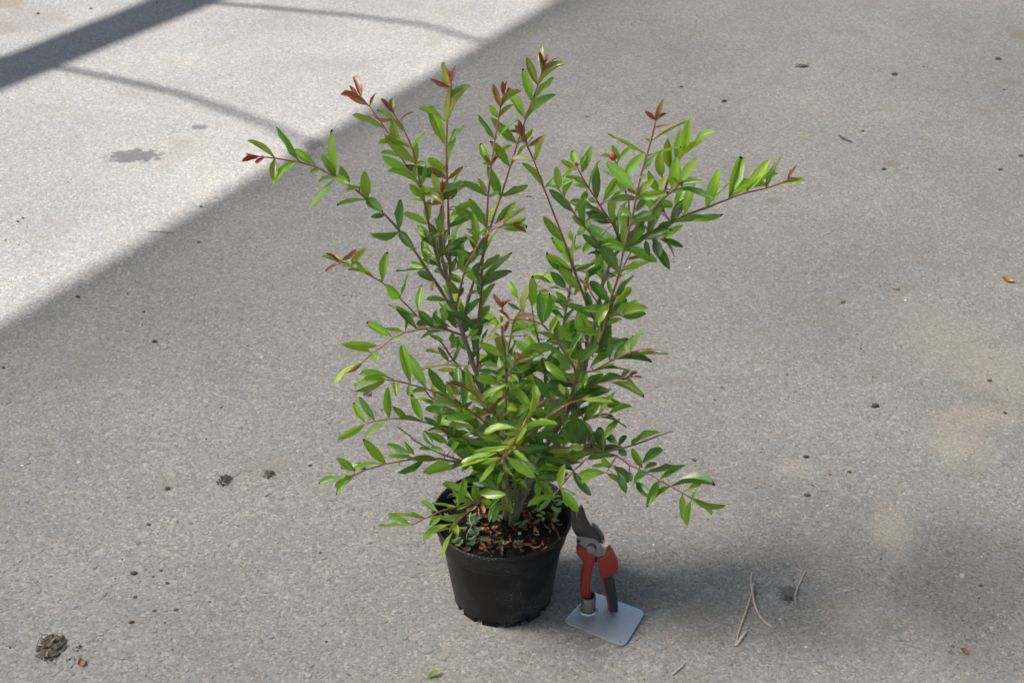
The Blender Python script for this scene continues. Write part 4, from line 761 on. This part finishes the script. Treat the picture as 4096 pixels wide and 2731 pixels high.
def stone_mesh(seed, flat=.7, sub=2, rough=.28):
    bm = bmesh.new(); bmesh.ops.create_icosphere(bm, subdivisions=sub, radius=1)
    for v_ in bm.verts:
        k_ = 1 + rough * mnoise.noise(v_.co * 1.7 + Vector((seed * 3.1, seed, 0))) + rough * .5 * mnoise.noise(v_.co * 4 + Vector((seed, 9, 0)))
        v_.co *= k_; v_.co.z *= flat
    me = bpy.data.meshes.new('stone'); bm.to_mesh(me); bm.free()
    me.polygons.foreach_set('use_smooth', [True] * len(me.polygons)); return me
pel = obj('pellet', stone_mesh(3, .95, 2, .08), plain('pellet', (.55, .45, .32), .7)); pel.scale = (.0028,) * 3; pel.location = soilpt('I', 1372, 912, .004)
tag(pel, 'round cream pellet on the dark potting soil', 'pellet')

# ------------------------------------------------------------------ stand with secateurs
YP = ground(*px('N', (372, 1120))[0]).y
def onp(pts): return [aty(*p, YP) for p in px('N', *pts)]
alu = metal_material('brushed_aluminium', (.56, .61, .68), .42, .85, .35, (.38, .40, .43), 70)  # blue of the reflected sky is put into the base colour
steel = metal_material('worn_steel', (.2, .19, .18), .5, .7, .5, (.22, .2, .18))
darksteel = metal_material('stained_blade', (.05, .045, .043), .5, .4, .9, (.15, .08, .05), 70)
headm = metal_material('cast_aluminium', (.24, .24, .235), .48, .55, .8, (.13, .115, .10), 90)
redm = plain('red_handle', (.26, .017, .012), .5, var=.25, scale=120, bump=.0002); blackm = plain('black_grip', (.012, .012, .013), .6, var=.3)
stand = tag(empty('secateur_stand', ground(*px('N', (520, 1220))[0])), 'bare aluminium plate with a welded tube socket beside the black pot', 'tool stand')
so0 = stand.location.copy()
cor = [ground(*p, .004) for p in px('N', (128, 1228), (412, 938), (938, 1136), (728, 1480))]
poly = []
for i in range(4):
    p = cor[i]; a = (cor[i - 1] - p).normalized(); b = (cor[(i + 1) % 4] - p).normalized(); r = .012
    for q in range(6):
        t_ = q / 5; poly.append(p + a * r * (1 - t_) ** 2 + b * r * t_ ** 2)
def prism(name, poly, axis, lo, hi, m, parent, bevel=0.0, org=None, seg=2):
    bm = bmesh.new(); org = org or Vector((0, 0, 0))
    vs = [bm.verts.new(p - org + axis * lo) for p in poly]; fc = bm.faces.new(vs)
    ex = bmesh.ops.extrude_face_region(bm, geom=[fc])
    for g in ex['geom']:
        if isinstance(g, bmesh.types.BMVert): g.co += axis * (hi - lo)
    bmesh.ops.recalc_face_normals(bm, faces=bm.faces)
    if bevel:
        ed = [e for e in bm.edges if len(e.link_faces) == 2 and e.calc_face_angle(0) > .5 and abs((e.verts[0].co - e.verts[1].co).normalized().dot(axis)) < .5]
        bmesh.ops.bevel(bm, geom=ed, offset=bevel, segments=seg, profile=.6, affect='EDGES', clamp_overlap=True)
    me = bpy.data.meshes.new(name); bm.to_mesh(me); bm.free()
    me.polygons.foreach_set('use_smooth', [True] * len(me.polygons))
    try: me.set_sharp_from_angle(angle=.7)
    except Exception: pass
    return obj(name, me, m, parent)
ZA = Vector((0, 0, 1)); YA = Vector((0, 1, 0))
prism('plate', poly, ZA, -.0038, 0, alu, stand, .0008, so0)
tc0 = ground(*px('N', (372, 1118))[0], .004); tr = .0118
prof = [(tr, 0), (tr, .030), (tr - .0003, .0305), (tr - .0017, .0305), (tr - .002, .030), (tr - .002, .001)]
o = obj('tube_socket', lathe('tube_socket', prof, 40), steel, stand); o.location = tc0 - so0
V = []
P = [tc0 - so0 + Vector(((tr + .002) * math.cos(a), (tr + .002) * math.sin(a), .0012)) for a in np.linspace(2.6, 7.2, 26)]
v, f = tube_data(P, [.0018 + .0012 * random.random() for _ in P], 7); obj('weld_bead', mesh('weld_bead', v, f), metal_material('weld', (.6, .6, .6), .35, .8, .5, (.25, .25, .24), 300), stand)
for (x, y) in ((432, 955), (690, 1432)):
    p = ground(*px('N', (x, y))[0], .0042) - so0; o = obj('drill_hole', lathe('drill_hole', [(0, .0), (.0013, .0), (.0015, -.002)], 12), blackm, stand); o.location = p  # flat black disc paints the shade inside each hole
sec_o = Vector((tc0.x, YP, .005))
sec = tag(empty('secateurs', sec_o), 'red handled secateurs with black grip standing in the tube socket', 'secateurs')
def part(name, pts, lo, hi, m, bevel=0.0, seg=2, parent=None): return prism(name, onp(pts), YA, lo, hi, m, parent or sec, bevel, sec_o, seg)
hl = part('handle', [(283, 470), (330, 480), (380, 520), (432, 552), (438, 600), (430, 650), (408, 735), (392, 820), (392, 900), (405, 985), (412, 1060), (400, 1085), (345, 1085), (322, 1030), (305, 985), (294, 890), (299, 790), (322, 700), (326, 640), (300, 600), (262, 555), (255, 525), (265, 495)], -.009, .009, redm, .005, 3)
hr = part('handle', [(455, 590), (500, 580), (545, 560), (570, 525), (590, 510), (630, 580), (668, 648), (664, 690), (632, 736), (600, 745), (628, 850), (650, 970), (656, 1080), (648, 1150), (620, 1195), (590, 1195), (572, 1110), (552, 1000), (526, 880), (490, 755), (464, 665)], -.009, .009, redm, .0045, 3)
part('grip', [(520, 775), (540, 750), (580, 742), (604, 744), (634, 850), (657, 970), (665, 1080), (656, 1150), (626, 1200), (600, 1196), (584, 1090), (562, 965), (532, 850)], -.0102, .0085, blackm, .003, 3, hr)
part('rubber_stop', [(428, 575), (458, 572), (462, 640), (436, 645)], -.004, .004, blackm, .001)
part('head_plate', [(253, 400), (270, 388), (350, 392), (430, 402), (470, 432), (510, 480), (552, 532), (540, 562), (475, 584), (430, 565), (385, 532), (340, 490), (290, 452), (262, 425)], -.0065, -.002, headm, .0015)
part('hook_blade', [(300, 420), (255, 390), (222, 335), (204, 262), (204, 165), (232, 105), (262, 76), (272, 92), (262, 150), (258, 220), (275, 290), (330, 350), (400, 400), (380, 440)], -.0015, .0025, darksteel, .0008)
part('cutting_blade', [(258, 220), (264, 160), (278, 108), (298, 80), (318, 88), (330, 118), (348, 180), (376, 242), (412, 296), (470, 352), (505, 402), (500, 450), (430, 430), (360, 400), (310, 350), (272, 290)], -.0052, -.0018, darksteel, .001)
part('adjuster', [(408, 284), (430, 288), (470, 325), (505, 362), (532, 405), (536, 445), (522, 472), (498, 466), (470, 430), (440, 380)], -.002, .006, metal_material('adjuster_steel', (.09, .095, .10), .35, .6, .4, (.2, .2, .2)), .001)
def disc(cx, cy, rpx, lo, hi, m, name, parent=None):
    pts = [(cx + rpx * math.cos(a), cy + rpx * .92 * math.sin(a)) for a in np.linspace(0, 6.283, 25)[:-1]]; part(name, pts, lo, hi, m, .0008, 2, parent)
disc(402, 490, 52, -.0075, -.005, darksteel, 'washer'); disc(398, 497, 42, -.0098, -.006, headm, 'centre_bolt'); disc(277, 420, 20, -.0078, -.005, darksteel, 'rivet'); disc(514, 440, 17, -.004, .0, steel, 'rivet'); disc(342, 541, 9, -.0095, -.008, darksteel, 'rivet')

# ------------------------------------------------------------------ litter on the paving
def cols(name, c, v_=.3): return plain(name, c, .8, var=v_, scale=150, bump=.0006)
MS = {'white': cols('stone_white', (.62, .6, .56)), 'brown': cols('bark_brown', (.10, .062, .04)), 'tan': cols('wood_tan', (.33, .23, .14)), 'dark': cols('soil_dark', (.075, .058, .042), .6), 'grey': cols('stone_grey', (.25, .25, .25)), 'orange': cols('dead_orange', (.24, .11, .05), .6), 'blue': cols('slate_grey', (.07, .08, .10)), 'black': cols('grit_black', (.045, .043, .042)), 'pale': cols('twig_pale', (.42, .35, .27)), 'yellow': cols('leaf_straw', (.45, .30, .08)), 'dirt': cols('dirt_brown', (.07, .055, .04), .5), 'red': cols('brick_red', (.35, .12, .07))}
SM = [stone_mesh(i, random.uniform(.55, .8)) for i in range(6)]
def stone(c, x, y, wpx, m, label, name='pebble', cat='pebble', asp=.75, group=None):
    p = ground(*px(c, (x, y))[0]); r = wpx / CR[c][2] / 2 / FPX * (p - CAM).dot(FWD)
    me = SM[random.randrange(6)].copy(); me.materials.append(MS[m]); o = obj(name, me); hz = min(r * .75, .008)
    o.scale = (r, r * asp, hz); o.location = (p.x, p.y, hz * .42); o.rotation_euler = (0, 0, random.uniform(-.5, .5)); return tag(o, label, cat, group)
def twig(c, pts, wpx, m, label, name='twig', cat='twig', zs=None):
    P = [ground(*q) for q in px(c, *pts)]; r = wpx / CR[c][2] / 2 / FPX * (P[0] - CAM).dot(FWD)
    for i, p in enumerate(P): p.z = r * .8 + (zs[i] if zs else 0)
    L = smooth_line(P, .006); rr = [r * random.uniform(.75, 1.15) * (1 - .35 * abs(2 * i / (len(L) - 1) - 1) ** 3) for i in range(len(L))]
    L = [p + Vector((random.uniform(-.15, .15) * r, random.uniform(-.15, .15) * r, 0)) for p in L]
    v, f = tube_data(L, rr, 7); return tag(obj(name, mesh(name, v, f), MS[m]), label, cat)
twig('d', [(518, 825), (512, 900), (518, 960), (480, 1080), (440, 1200), (403, 1325)], 14, 'pale', 'long dry grey brown twig lying across a forked one on the paving')
twig('d', [(527, 910), (520, 965), (540, 1050), (580, 1130), (622, 1170), (667, 1200)], 16, 'pale', 'bent flat dry twig crossing under the long one', zs=[.004, .003, .0, 0, 0, 0])
twig('d', [(450, 1028), (500, 1080), (550, 1105)], 9, 'tan', 'short thin stick poking out under the crossed twigs')
twig('d', [(412, 1322), (440, 1280), (487, 1222)], 22, 'pale', 'thick split wood stub at the foot of the long twig')
twig('d', [(875, 818), (845, 885), (822, 940), (805, 975)], 13, 'pale', 'short straight dry twig beside a dark soil stain')
twig('d', [(816, 950), (810, 1000), (816, 1045)], 12, 'pale', 'stubby dry twig touching the straight one')
twig('d', [(-20, 1518), (20, 1482), (65, 1438)], 18, 'pale', 'broken wood splinter on the paving below the metal plate')
twig('d', [(675, 420), (695, 445), (716, 467)], 10, 'pale', 'tiny pale splinter above the twigs')
twig('c', [(1290, 942), (1345, 940), (1390, 948)], 8, 'pale', 'thin straw on the sandy paving')
twig('b', [(825, 917), (870, 932), (925, 952)], 12, 'tan', 'tan matchlike stick on the paving behind the shrub')
twig('b', [(1100, 915), (1130, 938), (1190, 962)], 18, 'blue', 'dark slate coloured stick next to the tan one')
twig('f', [(990, -10), (1080, -6), (1170, 2)], 7, 'dark', 'thin dark straw lying across the shadow edge')
twig('e', [(600, 1290), (640, 1255), (700, 1240)], 7, 'grey', 'fine grey root hair near the crumbled soil clod')
stone('c', 1480, 378, 60, 'tan', 'flat tan wood chip on the paving right of the shrub', 'wood_chip', 'wood chip', .45)
stone('c', 1130, 468, 38, 'brown', 'small brown bark bit left of the tan wood chip', 'bark_bit', 'bark', .4)
stone('c', 1345, 1165, 60, 'dirt', 'dark flaky bark scrap near a thin straw', 'bark_bit', 'bark', .5)
stone('c', 2218, 1210, 30, 'black', 'black grit lump beside the sand drift'); stone('c', 2275, 1267, 26, 'white', 'cream pebble beside the sand drift')
stone('c', 2115, 993, 36, 'brown', 'brown pebble in the sand above the drift'); stone('c', 1548, 450, 18, 'white', 'tiny white pebble below the tan wood chip'); stone('c', 1713, 420, 22, 'white', 'white pebble right of the tan wood chip')
stone('c', 128, 1528, 40, 'brown', 'brown bark nugget above the lowest right shoot', 'bark_bit', 'bark', .6); stone('c', 880, 1505, 44, 'brown', 'curled brown bark flake on the paving', 'bark_bit', 'bark', .5)
stone('c', 1253, 180, 16, 'red', 'tiny red brick grain on the sandy paving'); stone('c', 318, 1038, 26, 'red', 'small flat red chip on the paving', asp=.4)
stone('c', 97, 232, 18, 'white', 'pale grain near the shrub on the paving'); stone('c', 900, 335, 18, 'white', 'pale pebble right of the shrub tips')
stone('d', 1027, 376, 24, 'white', 'cream pebble above the twigs'); stone('d', 1270, 85, 20, 'white', 'white pebble by an orange crumb'); stone('d', 1047, 166, 28, 'orange', 'orange bark crumb lying above the twigs'); stone('d', 1175, 150, 34, 'brown', 'dark brown bark bit beside a white pebble', 'bark_bit', 'bark', .5)
stone('d', 888, 306, 46, 'brown', 'ragged brown leaf scrap standing on the paving', 'leaf_scrap', 'dead leaf', .7); stone('d', 1870, 1322, 30, 'brown', 'smooth brown pebble next to the orange dead leaf'); stone('d', 2060, 912, 30, 'dirt', 'dark round pellet on the coarse dark paving')
stone('d', 708, 1140, 24, 'white', 'pale pebble right of the crossed twigs'); stone('d', 880, 1326, 22, 'white', 'small white pebble below the twigs'); stone('d', 545, 255, 30, 'grey', 'grey stone under the lowest right shoot'); stone('d', 2295, 338, 18, 'orange', 'orange grain at the dark patch')
stone('N', 922, 572, 46, 'pale', 'cream stone on the paving behind the metal plate'); stone('N', 843, 382, 30, 'pale', 'small cream stone right of the secateurs'); stone('N', 1010, 485, 26, 'white', 'white pebble right of the cream stone')
stone('e', 530, 88, 32, 'white', 'bright white pebble on the paving left of the shrub'); stone('e', 150, 105, 24, 'white', 'twin white grit grain'); stone('e', 90, 296, 24, 'white', 'flat white flake on the paving', asp=.4)
stone('e', 1125, 260, 40, 'brown', 'dark brown clod left of the root ball'); stone('e', 1000, 502, 32, 'black', 'small black grit stone'); stone('f', 1760, 838, 36, 'white', 'white quartz pebble left of the shrub'); stone('e', 165, 868, 18, 'white', 'tiny white bead of grit')
stone('F', 1290, 870, 48, 'tan', 'tan stone glimpsed behind the lower left leaves'); stone('f', 527, 431, 36, 'black', 'black droplet shaped grit at the shadow edge', asp=.5); stone('f', 967, 530, 20, 'black', 'black speck of grit in the shade'); stone('f', 1040, 732, 40, 'dirt', 'torn dark crumb of peat', asp=.5); stone('f', 25, 905, 26, 'black', 'black crumb at the paving edge'); stone('f', 1338, 64, 28, 'dirt', 'dark flat crumb just inside the shade'); stone('f', 858, 407, 16, 'black', 'fine black grain in the shade')
stone('b', 345, 1013, 20, 'white', 'white bead beside the upper right leaves'); stone('b', 330, 685, 36, 'black', 'black shard on the paving above the right shoots', asp=.6); stone('b', 42, 588, 26, 'black', 'black crumb above the tall red tipped shoot'); stone('b', 1672, 452, 20, 'black', 'round black grain on the far paving'); stone('b', 1475, 506, 44, 'dirt', 'flat dark scrap on the far paving', asp=.5); stone('b', 2170, 402, 44, 'black', 'ragged black crumb on the far paving', asp=.5); stone('b', 2212, 605, 18, 'black', 'black pin of grit on the far paving'); stone('b', 2325, 1052, 34, 'dirt', 'dark chip at the far right', asp=.5); stone('b', 1262, 884, 22, 'dirt', 'brown grain right of the slate stick'); stone('b', 1405, 1142, 34, 'dirt', 'flat brown flake under a dark smear', asp=.5); stone('b', 1560, 1135, 18, 'black', 'black grain right of a dark smear')
stone('b', 2185, 1144, 36, 'dirt', 'brown sliver on the right paving', asp=.35)
stone('a', 255, 95, 24, 'black', 'black grit by the soil at the far corner'); stone('a', 610, 62, 24, 'dirt', 'dark crumb at the edge of the wide shadow', asp=.5); stone('a', 120, 1490, 22, 'black', 'black grit on the sunlit paving'); stone('a', 152, 1468, 20, 'black', 'smaller black grit on the sunlit paving'); stone('a', 1350, 1392, 30, 'dirt', 'dark flake just outside the shade', asp=.5); stone('a', 2030, 1172, 16, 'black', 'black grain below the left shoot tips'); stone('a', 1052, 20, 14, 'black', 'black grain inside the wide shadow')
def clod(c, x, y, wx, hy, m, n, label, fibres, name='soil_clod', cat='soil clod'):
    p = ground(*px(c, (x, y))[0]); s = (p - CAM).dot(FWD) / FPX / CR[c][2]; rx = wx * s / 2; ry = hy * s / 2 / math.sin(math.radians(35))
    root = tag(empty(name, p), label, cat); bm = bmesh.new()
    for i in range(n):
        a = random.uniform(0, 6.28); q = math.sqrt(random.random()); X = rx * q * math.cos(a) * .85; Y = ry * q * math.sin(a) * .85
        r = random.uniform(.14, .34) * min(rx, ry) * (1.25 - q * .6); z = r * .35 + (1 - q) * min(rx, ry) * .35
        g = bmesh.ops.create_icosphere(bm, subdivisions=1, radius=r)
        for v_ in g['verts']: v_.co = v_.co * (1 + .5 * mnoise.noise(v_.co / r * 1.6 + Vector((i * 1.3, 0, 0)))); v_.co += Vector((X, Y, z * .8)); v_.co.z = max(v_.co.z * .6, -.0005)
    me = bpy.data.meshes.new('crumbs'); bm.to_mesh(me); bm.free(); o = obj('crumbs', me, MS[m], root)
    for i in range(fibres):
        a = random.uniform(0, 6.28); q = random.uniform(.3, .95); c0 = Vector((rx * q * math.cos(a), ry * q * math.sin(a), .002)); b_ = random.uniform(0, 6.28); l = random.uniform(.35, .8) * min(rx, ry) * 1.4
        top = min(rx, ry) * .7 * (1 - q * .6)
        P = [c0, c0 + Vector((math.cos(b_) * l * .5, math.sin(b_) * l * .5, top * .8)), c0 + Vector((math.cos(b_ + .8) * l, math.sin(b_ + .8) * l, top * .3))]
        v, f = tube_data(smooth_line(P, l / 5), [.0006] * len(smooth_line(P, l / 5)), 5); obj('root_fibre', mesh('root_fibre', v, f), MS['pale' if i % 3 == 0 else 'dirt'], root)
    return root
clod('e', 345, 1330, 210, 165, 'dark', 60, 'large crumbled clod of black potting soil with root fibres', 9)
clod('e', 1508, 205, 115, 75, 'dirt', 34, 'small root matted clod left of the pot', 9)
clod('e', 1808, 162, 100, 62, 'dark', 26, 'loose scatter of black soil crumbs next to the root matted clod', 1)
clod('F', 605, 505, 95, 60, 'dirt', 24, 'dark soil crumb pile half hidden by the left leaves', 2)
clod('B', 1785, 770, 95, 30, 'dark', 16, 'dark soil crumbs between the upper shoots', 1)
clod('b', 850, 450, 115, 45, 'dark', 22, 'flattened dark moss scrap on the far paving', 4)
clod('B', 1250, 1535, 75, 30, 'dark', 14, 'black crumbs behind the middle of the shrub', 0)
clod('d', 760, 1000, 80, 50, 'dirt', 18, 'damp dark crumbs beside the short twigs', 2)
clod('e', 520, 1335, 70, 60, 'dark', 8, 'stray black crumbs right of the large clod', 0)
clod('e', 480, 1410, 90, 30, 'dark', 9, 'thin dusting of soil below the large clod', 0)
for (x, y, w_, lb) in ((900, 830, 50, 'ragged dark crumb on the paving above the large clod'), (1085, 810, 26, 'pinhead black crumb in the loose crumb cluster'), (1125, 895, 32, 'angular black crumb in the loose crumb cluster'), (910, 988, 32, 'narrow black crumb left of the loose crumb cluster'), (1040, 1080, 28, 'round black crumb below the loose crumb cluster'), (1185, 1075, 36, 'brown crumb below the loose crumb cluster'), (1030, 850, 22, 'dark grain inside the loose crumb cluster'), (1410, 1020, 20, 'lone dark grain towards the pot'), (885, 1158, 40, 'flat dark smear of soil above the large clod'), (2085, 105, 26, 'dark grain just left of the lowest left leaves'), (1110, 1160, 20, 'black grain under the loose crumb cluster')):
    stone('e', x, y, w_, 'dark', lb, 'soil_crumb', 'soil crumb', .7)
def flat_leaf(c, x, y, lpx, ang, m, label, w_=.6):
    p = ground(*px(c, (x, y))[0]); L = lpx / CR[c][2] / FPX * (p - CAM).dot(FWD)
    me = dry_mesh(1.5, .9, .9, 0).copy(); me.materials.clear(); me.materials.append(m); o = obj('fallen_leaf', me); o.scale = (L * 1.6 * w_ / .6, L, L); o.location = p + Vector((0, 0, .0008)); o.rotation_euler = (0, 0, ang); return tag(o, label, 'fallen leaf')
flat_leaf('e', 550, 1445, 70, .4, MS['orange'], 'cupped tan dead leaf lying beside the large soil clod', 1.0)
flat_leaf('d', 1960, 1368, 66, 1.0, MS['orange'], 'crumpled orange dead leaf on the coarse dark paving', 1.0)
flat_leaf('c', 2250, 328, 95, 1.5, MS['yellow'], 'torn yellow leaf scrap at the right of the paving', .8)
flat_leaf('S', 1724, 2706, 58, -1.0, MLEAF['l'], 'single green leaf fallen on the paving in front of the pot', .5)
